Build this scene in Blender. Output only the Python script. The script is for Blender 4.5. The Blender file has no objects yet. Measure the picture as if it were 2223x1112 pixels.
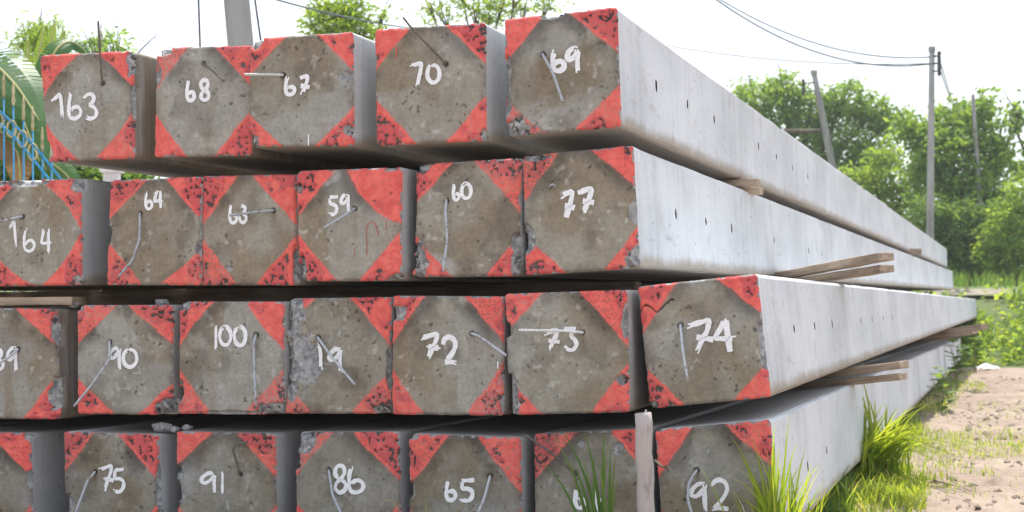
import bpy, math, random
import numpy as np
from mathutils import Vector

# ------------------------------------------------------------------ camera, light
scn = bpy.context.scene
COL = scn.collection
F = 3200.0                      # focal length in photograph pixels (width 2223)
CX, HY = 1111.5, 640.0          # principal column, horizon row
H = 0.76                        # eye height
TH = math.radians(18.63)        # heading of the piles
ST, CT = math.sin(TH), math.cos(TH)
CPL = 4.025                     # distance of the plane of the pile ends along their axis

cam = bpy.data.cameras.new('camera')
cam.sensor_width = 36.0
cam.lens = 36.0 * F / 2223.0
cam.shift_y = (HY - 556.0) / 2223.0
cam.clip_start = 0.05
cam.clip_end = 2000
cam.dof.use_dof = True
cam.dof.focus_distance = 4.4
cam.dof.aperture_fstop = 7.0
camo = bpy.data.objects.new('camera', cam)
camo.location = (0, 0, H)
camo.rotation_euler = (math.pi / 2, 0, 0)
COL.objects.link(camo)
scn.camera = camo

SUNV = Vector((-0.13 * CT + 0.45 * ST, 0.13 * ST + 0.45 * CT, 1.0)).normalized()
ELEV = math.asin(SUNV.z)
AZ = math.atan2(SUNV.x, SUNV.y)
w = bpy.data.worlds.new('World')
scn.world = w
w.use_nodes = True
nt = w.node_tree
nt.nodes.clear()
wo = nt.nodes.new('ShaderNodeOutputWorld')
bg = nt.nodes.new('ShaderNodeBackground')
sky = nt.nodes.new('ShaderNodeTexSky')
sky.sky_type = 'NISHITA'
sky.sun_disc = False
sky.sun_elevation = ELEV
sky.sun_rotation = AZ
sky.air_density = 1.0
sky.dust_density = 2.0
sky.ozone_density = 1.0
hsv = nt.nodes.new('ShaderNodeHueSaturation')
hsv.inputs['Saturation'].default_value = 0.62
bg.inputs['Strength'].default_value = 0.15
nt.links.new(sky.outputs[0], hsv.inputs['Color'])
hz = nt.nodes.new('ShaderNodeMix')            # bright even haze over the clear sky
hz.data_type = 'RGBA'
hz.inputs['Factor'].default_value = 0.75
hz.inputs['B'].default_value = (2.48, 2.62, 2.80, 1)
nt.links.new(hsv.outputs[0], hz.inputs['A'])
nt.links.new(hz.outputs['Result'], bg.inputs['Color'])
nt.links.new(bg.outputs[0], wo.inputs['Surface'])

sun = bpy.data.lights.new('sun', 'SUN')
sun.energy = 2.3
sun.angle = math.radians(0.6)
sun.color = (1.0, 0.95, 0.86)
suno = bpy.data.objects.new('sun', sun)
suno.rotation_euler = SUNV.to_track_quat('Z', 'Y').to_euler()
suno.location = SUNV * 60
COL.objects.link(suno)

vs = scn.view_settings
scn.display_settings.display_device = 'sRGB'
vs.view_transform = 'Standard'
vs.look = 'None'
vs.gamma = 1
vs.use_curve_mapping = False
vs.exposure = 1.6
scn.cycles.max_bounces = 6
scn.cycles.transparent_max_bounces = 12

# ------------------------------------------------------------------ helpers
def ray(px, py):
    return np.array([(px - CX) / F, 1.0, -(py - HY) / F])

CAMP = np.array([0, 0, H])
DV = np.array([ST, CT, 0.0])          # along the piles
UV = np.array([CT, -ST, 0.0])         # to the right across the ends

def on_face(px, py, off=0.0):
    """point of the photograph on the plane of the pile ends, pushed back by off"""
    r = ray(px, py)
    return CAMP + r * ((CPL + off) / (r @ DV))

def at(px, py, Y):
    return CAMP + ray(px, py) * Y

def vnoise(x, y, seed=0):
    x = np.asarray(x, float); y = np.asarray(y, float)
    xi = np.floor(x).astype(np.int64); yi = np.floor(y).astype(np.int64)
    fx = x - xi; fy = y - yi
    fx = fx * fx * (3 - 2 * fx); fy = fy * fy * (3 - 2 * fy)
    def h(a, b):
        n = (a * 374761393 + b * 668265263 + seed * 1442695041) & 0xFFFFFFFF
        n = ((n ^ (n >> 13)) * 1274126177) & 0xFFFFFFFF
        n = ((n ^ (n >> 16)) * 2246822519) & 0xFFFFFFFF
        return ((n ^ (n >> 15)) & 0xFFFFFF) / float(0xFFFFFF)
    a = h(xi, yi); b = h(xi + 1, yi); c = h(xi, yi + 1); d = h(xi + 1, yi + 1)
    return (a * (1 - fx) + b * fx) * (1 - fy) + (c * (1 - fx) + d * fx) * fy

def fbm(x, y, seed=0, oct=4):
    s = 0; a = 0.5; t = 0
    for i in range(oct):
        s = s + a * vnoise(x * 2 ** i + 17.3 * i, y * 2 ** i + 9.1 * i, seed + i * 31)
        t += a; a *= 0.5
    return s / t

def sstep(a, b, x):
    t = np.clip((x - a) / (b - a), 0, 1)
    return t * t * (3 - 2 * t)

def np_mesh(name, V, Fc, smooth=False, attrs=None):
    """mesh from arrays: V (n,3), Fc (m,3|4) or a list of such arrays"""
    me = bpy.data.meshes.new(name)
    V = np.asarray(V, np.float32)
    fl = Fc if isinstance(Fc, list) else [Fc]
    fl = [np.asarray(f, np.int32) for f in fl if len(f)]
    idx = np.concatenate([f.ravel() for f in fl])
    tot = np.concatenate([np.full(len(f), f.shape[1], np.int32) for f in fl])
    st = np.concatenate([[0], np.cumsum(tot)[:-1]]).astype(np.int32)
    me.vertices.add(len(V)); me.vertices.foreach_set('co', V.ravel())
    me.loops.add(len(idx)); me.loops.foreach_set('vertex_index', idx)
    me.polygons.add(len(tot)); me.polygons.foreach_set('loop_start', st)
    try:
        me.polygons.foreach_set('loop_total', tot)
    except Exception:
        pass
    me.polygons.foreach_set('use_smooth', np.full(len(tot), smooth, bool))
    for k, a in (attrs or {}).items():
        a = np.asarray(a, np.float32)
        if a.ndim == 1:
            at_ = me.attributes.new(k, 'FLOAT', 'POINT'); at_.data.foreach_set('value', a)
        else:
            at_ = me.attributes.new(k, 'FLOAT_COLOR', 'POINT')
            at_.data.foreach_set('color', np.hstack([a, np.ones((len(a), 1), np.float32)]).astype(np.float32).ravel())
    me.update(calc_edges=True)
    return me

def link(name, me, mat=None, parent=None, loc=None, rotz=0):
    o = bpy.data.objects.new(name, me)
    COL.objects.link(o)
    if mat is not None and me is not None and not me.materials:
        me.materials.append(mat)
    if parent is not None:
        o.parent = parent
    if loc is not None:
        o.location = loc
    o.rotation_euler = (0, 0, rotz)
    return o

def empty(name, loc=(0, 0, 0), rotz=0):
    o = link(name, None, None, None, loc, rotz)
    o.empty_display_size = 0.1
    return o

def tag(o, label=None, cat=None, group=None, kind=None):
    if label: o['label'] = label
    if cat: o['category'] = cat
    if group: o['group'] = group
    if kind: o['kind'] = kind
    return o

class MB:
    """collects pieces into one mesh"""
    def __init__(s): s.v = []; s.q = []; s.t = []; s.n = 0; s.at = []
    def add(s, V, Q=None, T=None, at=0.0):
        V = np.asarray(V, float)
        s.v.append(V)
        if Q is not None and len(Q): s.q.append(np.asarray(Q, int) + s.n)
        if T is not None and len(T): s.t.append(np.asarray(T, int) + s.n)
        s.at.append(np.full(len(V), at) if np.isscalar(at) else np.asarray(at))
        s.n += len(V)
    def tube(s, pts, rad, sides=6, at=0.0, cap=True):
        P = np.asarray(pts, float); n = len(P)
        rad = np.full(n, rad) if np.isscalar(rad) else np.asarray(rad, float)
        tg = np.gradient(P, axis=0); tg /= np.linalg.norm(tg, axis=1)[:, None] + 1e-12
        up = np.array([0, 0, 1.0]) if abs(tg[0][2]) < 0.9 else np.array([1.0, 0, 0])
        V = []
        for i in range(n):
            a = np.cross(tg[i], up); a /= np.linalg.norm(a) + 1e-12
            b = np.cross(a, tg[i]); up = b
            for k in range(sides):
                an = 2 * math.pi * k / sides
                V.append(P[i] + rad[i] * (a * math.cos(an) + b * math.sin(an)))
        Q = [(i * sides + k, i * sides + (k + 1) % sides, (i + 1) * sides + (k + 1) % sides, (i + 1) * sides + k)
             for i in range(n - 1) for k in range(sides)]
        T = []
        if cap:
            V.append(P[0]); V.append(P[-1]); c0 = n * sides
            for k in range(sides):
                T.append((c0, (k + 1) % sides, k)); T.append((c0 + 1, (n - 1) * sides + k, (n - 1) * sides + (k + 1) % sides))
        s.add(V, Q, T, at)
    def box(s, c, sx, sy, sz, ax=None, at=0.0):
        """box centred at c; ax = 3x3 rows of axes"""
        A = np.eye(3) if ax is None else np.asarray(ax)
        V = [np.asarray(c) + A[0] * sx / 2 * i + A[1] * sy / 2 * j + A[2] * sz / 2 * k for i in (-1, 1) for j in (-1, 1) for k in (-1, 1)]
        s.add(V, [(0, 1, 3, 2), (4, 6, 7, 5), (0, 4, 5, 1), (2, 3, 7, 6), (0, 2, 6, 4), (1, 5, 7, 3)], None, at)
    def mesh(s, name, smooth=False):
        f = []
        if s.q: f.append(np.concatenate(s.q))
        if s.t: f.append(np.concatenate(s.t))
        return np_mesh(name, np.concatenate(s.v), f, smooth, {'tint': np.concatenate(s.at)})

# ------------------------------------------------------------------ materials
def newmat(name):
    m = bpy.data.materials.new(name); m.use_nodes = True
    t = m.node_tree
    b = t.nodes['Principled BSDF']
    b.inputs['Roughness'].default_value = 0.85
    b.inputs['Specular IOR Level'].default_value = 0.25
    return m, t, b

def N(t, typ, **kw):
    n = t.nodes.new(typ)
    for k, v in kw.items():
        if k in n.inputs.keys() if isinstance(k, str) else False:
            n.inputs[k].default_value = v
        else:
            setattr(n, k, v)
    return n

def setin(n, **kw):
    for k, v in kw.items():
        n.inputs[k].default_value = v
    return n

def attr(t, name):
    n = t.nodes.new('ShaderNodeAttribute'); n.attribute_name = name
    return n

def noise(t, scale, detail=4, rough=0.6, vec=None, stretch=None):
    n = t.nodes.new('ShaderNodeTexNoise')
    n.inputs['Scale'].default_value = scale
    n.inputs['Detail'].default_value = detail
    n.inputs['Roughness'].default_value = rough
    src = vec
    if src is None:
        src = t.nodes.new('ShaderNodeTexCoord').outputs['Object']
    if stretch is not None:
        mp = t.nodes.new('ShaderNodeMapping'); mp.inputs['Scale'].default_value = stretch
        t.links.new(src, mp.inputs['Vector']); src = mp.outputs[0]
    t.links.new(src, n.inputs['Vector'])
    return n.outputs['Fac']

def ramp(t, fac, stops):
    r = t.nodes.new('ShaderNodeValToRGB')
    els = r.color_ramp.elements
    while len(els) < len(stops): els.new(0.5)
    for e, (p, c) in zip(els, stops):
        e.position = p
        e.color = (c, c, c, 1) if np.isscalar(c) else (*c, 1)
    t.links.new(fac, r.inputs[0])
    return r.outputs[0]

def math_(t, op, a, b=None, c=None, clamp=False):
    n = t.nodes.new('ShaderNodeMath'); n.operation = op; n.use_clamp = clamp
    for i, x in enumerate((a, b, c)):
        if x is None: continue
        if np.isscalar(x): n.inputs[i].default_value = x
        else: t.links.new(x, n.inputs[i])
    return n.outputs[0]

def mix(t, fac, a, b, mode='MIX'):
    n = t.nodes.new('ShaderNodeMix'); n.data_type = 'RGBA'; n.blend_type = mode
    for s, x in ((n.inputs['Factor'], fac), (n.inputs['A'], a), (n.inputs['B'], b)):
        if hasattr(x, 'links') or hasattr(x, 'is_linked'): t.links.new(x, s)
        elif np.isscalar(x): s.default_value = x
        else: s.default_value = (*x, 1)
    return n.outputs['Result']

def maprange(t, v, a, b, c=0.0, d=1.0):
    n = t.nodes.new('ShaderNodeMapRange'); n.interpolation_type = 'SMOOTHSTEP'
    for s, x in zip(range(5), (v, a, b, c, d)):
        if np.isscalar(x): n.inputs[s].default_value = x
        else: t.links.new(x, n.inputs[s])
    return n.outputs[0]

def bump(t, b, h, dist, strength=1.0):
    n = t.nodes.new('ShaderNodeBump')
    n.inputs['Distance'].default_value = dist; n.inputs['Strength'].default_value = strength
    t.links.new(h, n.inputs['Height']); t.links.new(n.outputs[0], b.inputs['Normal'])

def objrand(t):
    return t.nodes.new('ShaderNodeObjectInfo').outputs['Random']

def mat_face():
    m, t, b = newmat('concrete_end')
    c = attr(t, 'Col').outputs['Color']
    pa = attr(t, 'paint').outputs['Fac']; pit = attr(t, 'pit').outputs['Fac']; raw = attr(t, 'raw').outputs['Fac']
    n1 = noise(t, 70, 5, 0.65); n2 = noise(t, 320, 3, 0.7); n3 = noise(t, 28, 4, 0.6)
    c = mix(t, 1.0, c, ramp(t, n1, [(0.3, 0.80), (0.5, 1.0), (0.72, 1.16)]), 'MULTIPLY')
    c = mix(t, 1.0, c, ramp(t, n2, [(0.3, 0.86), (0.55, 1.0), (0.75, 1.14)]), 'MULTIPLY')
    # broken aggregate
    v = t.nodes.new('ShaderNodeTexVoronoi'); v.inputs['Scale'].default_value = 75
    t.links.new(t.nodes.new('ShaderNodeTexCoord').outputs['Object'], v.inputs['Vector'])
    sep = t.nodes.new('ShaderNodeSeparateColor'); t.links.new(v.outputs['Color'], sep.inputs[0])
    agg = ramp(t, sep.outputs[0], [(0.0, (0.075, 0.08, 0.085)), (0.4, (0.24, 0.245, 0.255)), (0.75, (0.36, 0.36, 0.36)), (1.0, (0.5, 0.5, 0.49))])
    agg = mix(t, 0.45, agg, mix(t, 1.0, (0.33, 0.34, 0.35), ramp(t, n2, [(0.3, 0.5), (0.7, 1.3)]), 'MULTIPLY'))
    rawf = maprange(t, math_(t, 'ADD', raw, math_(t, 'MULTIPLY', math_(t, 'SUBTRACT', n1, 0.5), 0.9)), 0.38, 0.62)
    c = mix(t, rawf, c, agg)
    # red paint
    edge = math_(t, 'ADD', pa, math_(t, 'MULTIPLY', math_(t, 'SUBTRACT', n1, 0.5), 0.006))
    pm = maprange(t, edge, -0.0012, 0.0012)
    halo = math_(t, 'MULTIPLY', maprange(t, edge, -0.011, 0.004), 0.22)
    pm = math_(t, 'MAXIMUM', pm, halo)
    holes = maprange(t, math_(t, 'ADD', pit, math_(t, 'MULTIPLY', math_(t, 'SUBTRACT', n2, 0.5), 0.5)), 0.45, 0.75)
    specks = maprange(t, n2, 0.28, 0.34)
    n4 = noise(t, 130, 5, 0.75)
    wear = maprange(t, math_(t, 'ADD', n4, math_(t, 'MULTIPLY', attr(t, 'thin').outputs['Fac'], 0.22)), 0.60, 0.72)
    pm = math_(t, 'MULTIPLY', pm, math_(t, 'SUBTRACT', 1.0, math_(t, 'MULTIPLY', wear, 0.8)))
    pm = math_(t, 'MULTIPLY', pm, math_(t, 'SUBTRACT', 1.0, holes))
    pm = math_(t, 'MULTIPLY', pm, math_(t, 'SUBTRACT', 1.0, rawf))
    red = mix(t, maprange(t, n3, 0.3, 0.7), (0.67, 0.100, 0.092), (0.81, 0.170, 0.140))
    rgh = attr(t, 'rough').outputs['Fac']        # thin worn coat over the honeycombed places
    red = mix(t, math_(t, 'MULTIPLY', maprange(t, math_(t, 'ADD', rgh, math_(t, 'MULTIPLY', math_(t, 'SUBTRACT', n1, 0.5), 1.2)), 0.3, 0.8), 0.6), red, (0.47, 0.078, 0.10))
    red = mix(t, math_(t, 'MULTIPLY', math_(t, 'SUBTRACT', 1.0, specks), 0.5), red, (0.22, 0.05, 0.06))
    c = mix(t, math_(t, 'MULTIPLY', holes, 0.8), c, (0.07, 0.06, 0.065))
    c = mix(t, pm, c, red)
    t.links.new(c, b.inputs['Base Color'])
    hgt = math_(t, 'ADD', math_(t, 'MULTIPLY', n2, 0.5), math_(t, 'MULTIPLY', v.outputs['Distance'], rawf))
    bump(t, b, hgt, 0.003, 0.7)
    return m

def mat_shaft():
    m, t, b = newmat('concrete_side')
    h = attr(t, 'h').outputs['Fac']          # 0 at the foot of the side, 1 at its top
    dirt = attr(t, 'dirt').outputs['Fac']
    bandn = noise(t, 9, 5, 0.7)
    n_b = noise(t, 2.2, 5, 0.6, stretch=(1, 0.55, 1.4))
    n_s = noise(t, 14, 4, 0.6, stretch=(1, 1.0, 0.09))
    n_s2 = noise(t, 60, 3, 0.6, stretch=(1, 1.0, 0.08))
    n_f = noise(t, 160, 4, 0.7)
    c = mix(t, maprange(t, n_b, 0.3, 0.7), (0.50, 0.522, 0.55), (0.625, 0.648, 0.678))
    c = mix(t, 1.0, c, ramp(t, n_s, [(0.3, 0.89), (0.5, 1.0), (0.7, 1.05)]), 'MULTIPLY')
    c = mix(t, 1.0, c, ramp(t, n_s2, [(0.28, 0.90), (0.45, 1.0)]), 'MULTIPLY')
    c = mix(t, 1.0, c, ramp(t, n_f, [(0.3, 0.82), (0.5, 1.0), (0.7, 1.1)]), 'MULTIPLY')
    # small air holes, drawn out upwards
    v = t.nodes.new('ShaderNodeTexVoronoi'); v.inputs['Scale'].default_value = 26
    mp = t.nodes.new('ShaderNodeMapping'); mp.inputs['Scale'].default_value = (1, 0.7, 0.55)
    t.links.new(t.nodes.new('ShaderNodeTexCoord').outputs['Object'], mp.inputs[0]); t.links.new(mp.outputs[0], v.inputs['Vector'])
    sep = t.nodes.new('ShaderNodeSeparateColor'); t.links.new(v.outputs['Color'], sep.inputs[0])
    pore = math_(t, 'MULTIPLY', maprange(t, v.outputs['Distance'], 0.10, 0.045), math_(t, 'GREATER_THAN', sep.outputs[1], 0.62))
    c = mix(t, math_(t, 'MULTIPLY', pore, 0.85), c, (0.11, 0.11, 0.11))
    n_c = noise(t, 5, 6, 0.7)
    c = mix(t, math_(t, 'MULTIPLY', maprange(t, n_c, 0.56, 0.72), 0.45), c, (0.36, 0.35, 0.335))
    n_l = noise(t, 22, 5, 0.7, stretch=(1, 0.18, 1.6))
    c = mix(t, math_(t, 'MULTIPLY', maprange(t, n_l, 0.60, 0.72), 0.5), c, (0.33, 0.325, 0.32))
    # second, finer air holes
    v2 = t.nodes.new('ShaderNodeTexVoronoi'); v2.inputs['Scale'].default_value = 75
    t.links.new(mp.outputs[0], v2.inputs['Vector'])
    sep2 = t.nodes.new('ShaderNodeSeparateColor'); t.links.new(v2.outputs['Color'], sep2.inputs[0])
    pore2 = math_(t, 'MULTIPLY', maprange(t, v2.outputs['Distance'], 0.16, 0.08), math_(t, 'GREATER_THAN', sep2.outputs[1], 0.80))
    c = mix(t, math_(t, 'MULTIPLY', pore2, 0.7), c, (0.15, 0.15, 0.15))
    # earthy rough strip along the lower edge
    hh = math_(t, 'ADD', h, math_(t, 'MULTIPLY', math_(t, 'SUBTRACT', bandn, 0.5), 0.22))
    band = maprange(t, hh, 0.15, 0.03)
    c = mix(t, math_(t, 'MULTIPLY', band, 0.8), c, mix(t, n_f, (0.16, 0.125, 0.09), (0.46, 0.38, 0.29)))
    # rust and soil streaks on the older piles
    st = math_(t, 'MULTIPLY', maprange(t, n_s, 0.22, 0.52), dirt)
    c = mix(t, st, c, mix(t, n_s2, (0.13, 0.085, 0.05), (0.30, 0.24, 0.18)))
    t.links.new(c, b.inputs['Base Color'])
    hg = math_(t, 'ADD', math_(t, 'MULTIPLY', n_f, math_(t, 'ADD', 0.35, band)), math_(t, 'MULTIPLY', pore, -1.2))
    bump(t, b, hg, 0.003, 0.7)
    return m

def mat_simple(name, c1, c2, scale=20, rough=0.8, stretch=None, bmp=0.002, metal=0.0, detail=4, lo=0.3, hi=0.7):
    m, t, b = newmat(name)
    n = noise(t, scale, detail, 0.65, stretch=stretch)
    c = mix(t, maprange(t, n, lo, hi), c1, c2)
    r = objrand(t)
    c = mix(t, 1.0, c, ramp(t, r, [(0.0, 0.85), (1.0, 1.12)]), 'MULTIPLY')
    t.links.new(c, b.inputs['Base Color'])
    b.inputs['Roughness'].default_value = rough
    b.inputs['Metallic'].default_value = metal
    if bmp: bump(t, b, n, bmp, 0.6)
    return m

def mat_white():
    m, t, b = newmat('white_paint')
    tc = t.nodes.new('ShaderNodeTexCoord').outputs['Object']
    n = noise(t, 140, 3, 0.7); n2 = noise(t, 420, 2, 0.6)
    c = mix(t, maprange(t, n, 0.32, 0.62), (0.74, 0.75, 0.78), (0.86, 0.87, 0.9))
    n3 = noise(t, 260, 4, 0.75)
    c = mix(t, maprange(t, n3, 0.39, 0.31), c, (0.36, 0.35, 0.33))
    c = mix(t, maprange(t, n2, 0.36, 0.28), c, (0.38, 0.37, 0.36))
    t.links.new(c, b.inputs['Base Color'])
    return m

def mat_leaf(name, c1, c2, c3, trans=0.5, rough=0.5):
    m, t, b = newmat(name)
    ti = attr(t, 'tint').outputs['Fac']
    r = t.nodes.new('ShaderNodeValToRGB')
    els = r.color_ramp.elements; els.new(0.5)
    for e, (p, c) in zip(els, ((0, c1), (0.5, c2), (1, c3))): e.position = p; e.color = (*c, 1)
    t.links.new(ti, r.inputs[0])
    t.links.new(r.outputs[0], b.inputs['Base Color'])
    b.inputs['Roughness'].default_value = rough
    b.inputs['Specular IOR Level'].default_value = 0.35
    tr = t.nodes.new('ShaderNodeBsdfTranslucent')
    tc = mix(t, 1.0, r.outputs[0], (1.5, 1.35, 0.55), 'MULTIPLY')
    t.links.new(tc, tr.inputs['Color'])
    ms = t.nodes.new('ShaderNodeMixShader'); ms.inputs[0].default_value = trans
    out = t.nodes['Material Output']
    t.links.new(b.outputs[0], ms.inputs[1]); t.links.new(tr.outputs[0], ms.inputs[2]); t.links.new(ms.outputs[0], out.inputs['Surface'])
    return m

M = {}
M['face'] = mat_face()
M['shaft'] = mat_shaft()
M['white'] = mat_white()
M['red'] = mat_simple('red_paint', (0.55, 0.07, 0.07), (0.72, 0.12, 0.11), 90)
M['hole'] = mat_simple('dark_hole_concrete', (0.035, 0.035, 0.036), (0.075, 0.073, 0.07), 90)  # much darker concrete lining the holes in the pile sides
M['faintred'] = mat_simple('thin_red_paint', (0.33, 0.20, 0.165), (0.58, 0.13, 0.115), 260)
M['steel'] = mat_simple('grey_steel', (0.20, 0.155, 0.13), (0.44, 0.47, 0.52), 46, 0.55, bmp=0.0005, metal=0.2, lo=0.28, hi=0.5)
M['paleteel'] = mat_simple('pale_painted_steel', (0.5, 0.5, 0.5), (0.75, 0.75, 0.74), 150, 0.6, bmp=0.0005)
M['rust'] = mat_simple('dark_rusty_steel', (0.10, 0.085, 0.08), (0.19, 0.16, 0.14), 120, 0.7, bmp=0.0008)
M['timber'] = mat_simple('weathered_timber', (0.22, 0.165, 0.12), (0.48, 0.38, 0.29), 30, 0.85, stretch=(0.12, 1, 1), bmp=0.004, detail=6)
M['stake'] = mat_simple('stripped_stake', (0.14, 0.12, 0.11), (0.46, 0.415, 0.40), 34, 0.85, stretch=(1, 1, 0.3), bmp=0.006, detail=6, lo=0.28, hi=0.5)
M['twig'] = mat_simple('dark_twig', (0.06, 0.05, 0.04), (0.14, 0.11, 0.08), 60)
M['rubble'] = mat_simple('rubble', (0.22, 0.22, 0.23), (0.45, 0.45, 0.46), 60, bmp=0.004)
M['bark'] = mat_simple('bark', (0.07, 0.055, 0.04), (0.17, 0.14, 0.11), 14, stretch=(1, 1, 0.2), bmp=0.02)
M['pole'] = mat_simple('pole_concrete', (0.20, 0.20, 0.195), (0.33, 0.33, 0.32), 5, 0.9, stretch=(1, 1, 0.2), bmp=0.003)
M['wire'] = mat_simple('cable_black', (0.03, 0.03, 0.032), (0.06, 0.06, 0.06), 5, bmp=0)
M['palewire'] = mat_simple('cable_grey', (0.07, 0.08, 0.09), (0.12, 0.13, 0.14), 5, bmp=0)
M['cer'] = mat_simple('insulator_dark', (0.03, 0.03, 0.035), (0.06, 0.05, 0.05), 5, 0.3, bmp=0)
M['blue'] = mat_simple('blue_gloss_paint', (0.025, 0.20, 0.40), (0.045, 0.28, 0.50), 18, 0.45, bmp=0.0005)
M['gold'] = mat_simple('gold_paint', (0.30, 0.25, 0.12), (0.52, 0.44, 0.26), 40, 0.6, bmp=0.001)
M['litter'] = mat_simple('plastic_litter', (0.62, 0.66, 0.68), (0.8, 0.82, 0.84), 12, 0.4)
M['wpost'] = mat_simple('white_post', (0.6, 0.58, 0.6), (0.75, 0.74, 0.76), 8, 0.8)
M['treeleaf'] = mat_leaf('tree_leaf', (0.10, 0.20, 0.06), (0.19, 0.32, 0.085), (0.31, 0.41, 0.11), 0.62)
M['darkleaf'] = mat_leaf('bush_leaf', (0.075, 0.155, 0.055), (0.135, 0.235, 0.07), (0.21, 0.31, 0.085), 0.55)
M['limeleaf'] = mat_leaf('lime_leaf', (0.13, 0.24, 0.06), (0.22, 0.34, 0.08), (0.34, 0.42, 0.10), 0.62)
M['grass'] = mat_leaf('grass_blade', (0.11, 0.21, 0.035), (0.23, 0.34, 0.05), (0.38, 0.42, 0.09), 0.62)
M['dkgrass'] = mat_leaf('dark_grass_blade', (0.045, 0.12, 0.04), (0.09, 0.20, 0.05), (0.19, 0.26, 0.08), 0.5)  # darker copy of the grass colour, holding the shade of tufts by the stack
M['dry'] = mat_leaf('dry_grass', (0.35, 0.29, 0.18), (0.5, 0.44, 0.32), (0.62, 0.58, 0.46), 0.3)
M['banana'] = mat_leaf('banana_leaf', (0.03, 0.095, 0.04), (0.06, 0.16, 0.055), (0.11, 0.24, 0.065), 0.5, 0.4)
M['midrib'] = mat_simple('pale_midrib', (0.30, 0.32, 0.12), (0.45, 0.42, 0.2), 20, bmp=0)
M['dryleaf'] = mat_leaf('dry_banana_leaf', (0.14, 0.085, 0.05), (0.24, 0.16, 0.09), (0.36, 0.27, 0.16), 0.3)

# ------------------------------------------------------------------ ground
def ground_z(x, y):
    x = np.asarray(x, float); y = np.asarray(y, float)
    a = x * ST + y * CT - CPL
    z = -0.019 * np.clip(a, 0, 20.5)
    bank = sstep(21.5, 27.5, a + 0.15 * (x - 6))
    z = z + bank * 1.32
    z = z + 0.006 * np.clip(a - 30, 0, 60)
    return z

def ground_zn(x, y):
    """with clods and ruts"""
    z = ground_z(x, y)
    near = 1 - sstep(18, 30, y)
    n = fbm(x * 3.1, y * 3.1, 5, 4) - 0.5
    c = np.clip(fbm(x * 11, y * 9, 8, 3) - 0.56, 0, 1)
    u = x * CT - y * ST                      # across the piles
    rut = -0.03 * np.exp(-((u - 1.75 + 0.05 * np.sin(y)) / 0.12) ** 2)
    return z + near * (n * 0.035 + c * 0.09 + rut * 0.6 + 0.045 * (fbm(x * 15, y * 11, 12, 4) - .5))

def graded(lo, a, b, hi, step, n_out):
    mid = np.arange(a, b, step)
    l = a - np.geomspace(step, a - lo, n_out)[::-1]
    r = b + np.geomspace(step, hi - b, n_out) - step
    return np.concatenate([l, mid, r])

gx = graded(-300, 0.4, 6.5, 300, 0.03, 40)
gy = graded(-60, 4.0, 17.0, 600, 0.045, 46)
X, Y = np.meshgrid(gx, gy)
Z = ground_zn(X, Y)
nx, ny = len(gx), len(gy)
ii = np.arange(nx * ny).reshape(ny, nx)
Q = np.stack([ii[:-1, :-1], ii[:-1, 1:], ii[1:, 1:], ii[1:, :-1]], -1).reshape(-1, 4)
a_ = X * ST + Y * CT - CPL
u_ = X * CT - Y * ST
gr = np.clip(sstep(19.5, 21.5, a_ + 0.4 * np.sin(X)) + (1 - sstep(-0.9, -0.4, u_)) * 0 , 0, 1)
me = np_mesh('ground', np.stack([X, Y, Z], -1).reshape(-1, 3), Q, True, {'soil': gr.ravel()})

def mat_ground():
    m, t, b = newmat('sandy_soil')
    g = attr(t, 'soil').outputs['Fac']
    n1 = noise(t, 1.3, 5, 0.6); n2 = noise(t, 14, 5, 0.7); n3 = noise(t, 90, 3, 0.7)
    c = mix(t, maprange(t, n1, 0.3, 0.7), (0.255, 0.195, 0.155), (0.34, 0.27, 0.22))
    c = mix(t, 1.0, c, ramp(t, n2, [(0.30, 0.60), (0.44, 0.95), (0.5, 1.0), (0.7, 1.12)]), 'MULTIPLY')
    c = mix(t, 1.0, c, ramp(t, n3, [(0.3, 0.8), (0.5, 1.0), (0.7, 1.1)]), 'MULTIPLY')
    dk = mix(t, n2, (0.06, 0.085, 0.03), (0.14, 0.17, 0.06))
    gm = maprange(t, math_(t, 'ADD', g, math_(t, 'MULTIPLY', math_(t, 'SUBTRACT', n2, 0.5), 0.7)), 0.35, 0.65)
    c = mix(t, gm, c, dk)
    t.links.new(c, b.inputs['Base Color'])
    b.inputs['Roughness'].default_value = 0.95
    bump(t, b, math_(t, 'ADD', n2, math_(t, 'MULTIPLY', n3, 0.4)), 0.012, 0.7)
    return m
M['ground'] = mat_ground()
tag(link('ground', me, M['ground']), 'pale sandy ground beside the stack of concrete piles', kind='structure')

# ------------------------------------------------------------------ concrete piles
NG = 116
RC = 0.012   # corner radius in metres
rng = np.random.default_rng(7)

def rounded(n, W, Hh, r):
    s = np.linspace(-1, 1, n)
    S, T = np.meshgrid(s, s)
    rx, rz = r / (W / 2), r / (Hh / 2)
    A = (np.abs(S) - (1 - rx)) / rx; B = (np.abs(T) - (1 - rz)) / rz
    k = (A > 0) & (B > 0)
    m_ = np.maximum(A, B); l_ = np.hypot(A, B) + 1e-9
    f = np.where(k, m_ / l_, 1)
    S2 = np.where(k, np.sign(S) * (1 - rx + A * f * rx), S)
    T2 = np.where(k, np.sign(T) * (1 - rz + B * f * rz), T)
    return S2, T2

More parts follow.
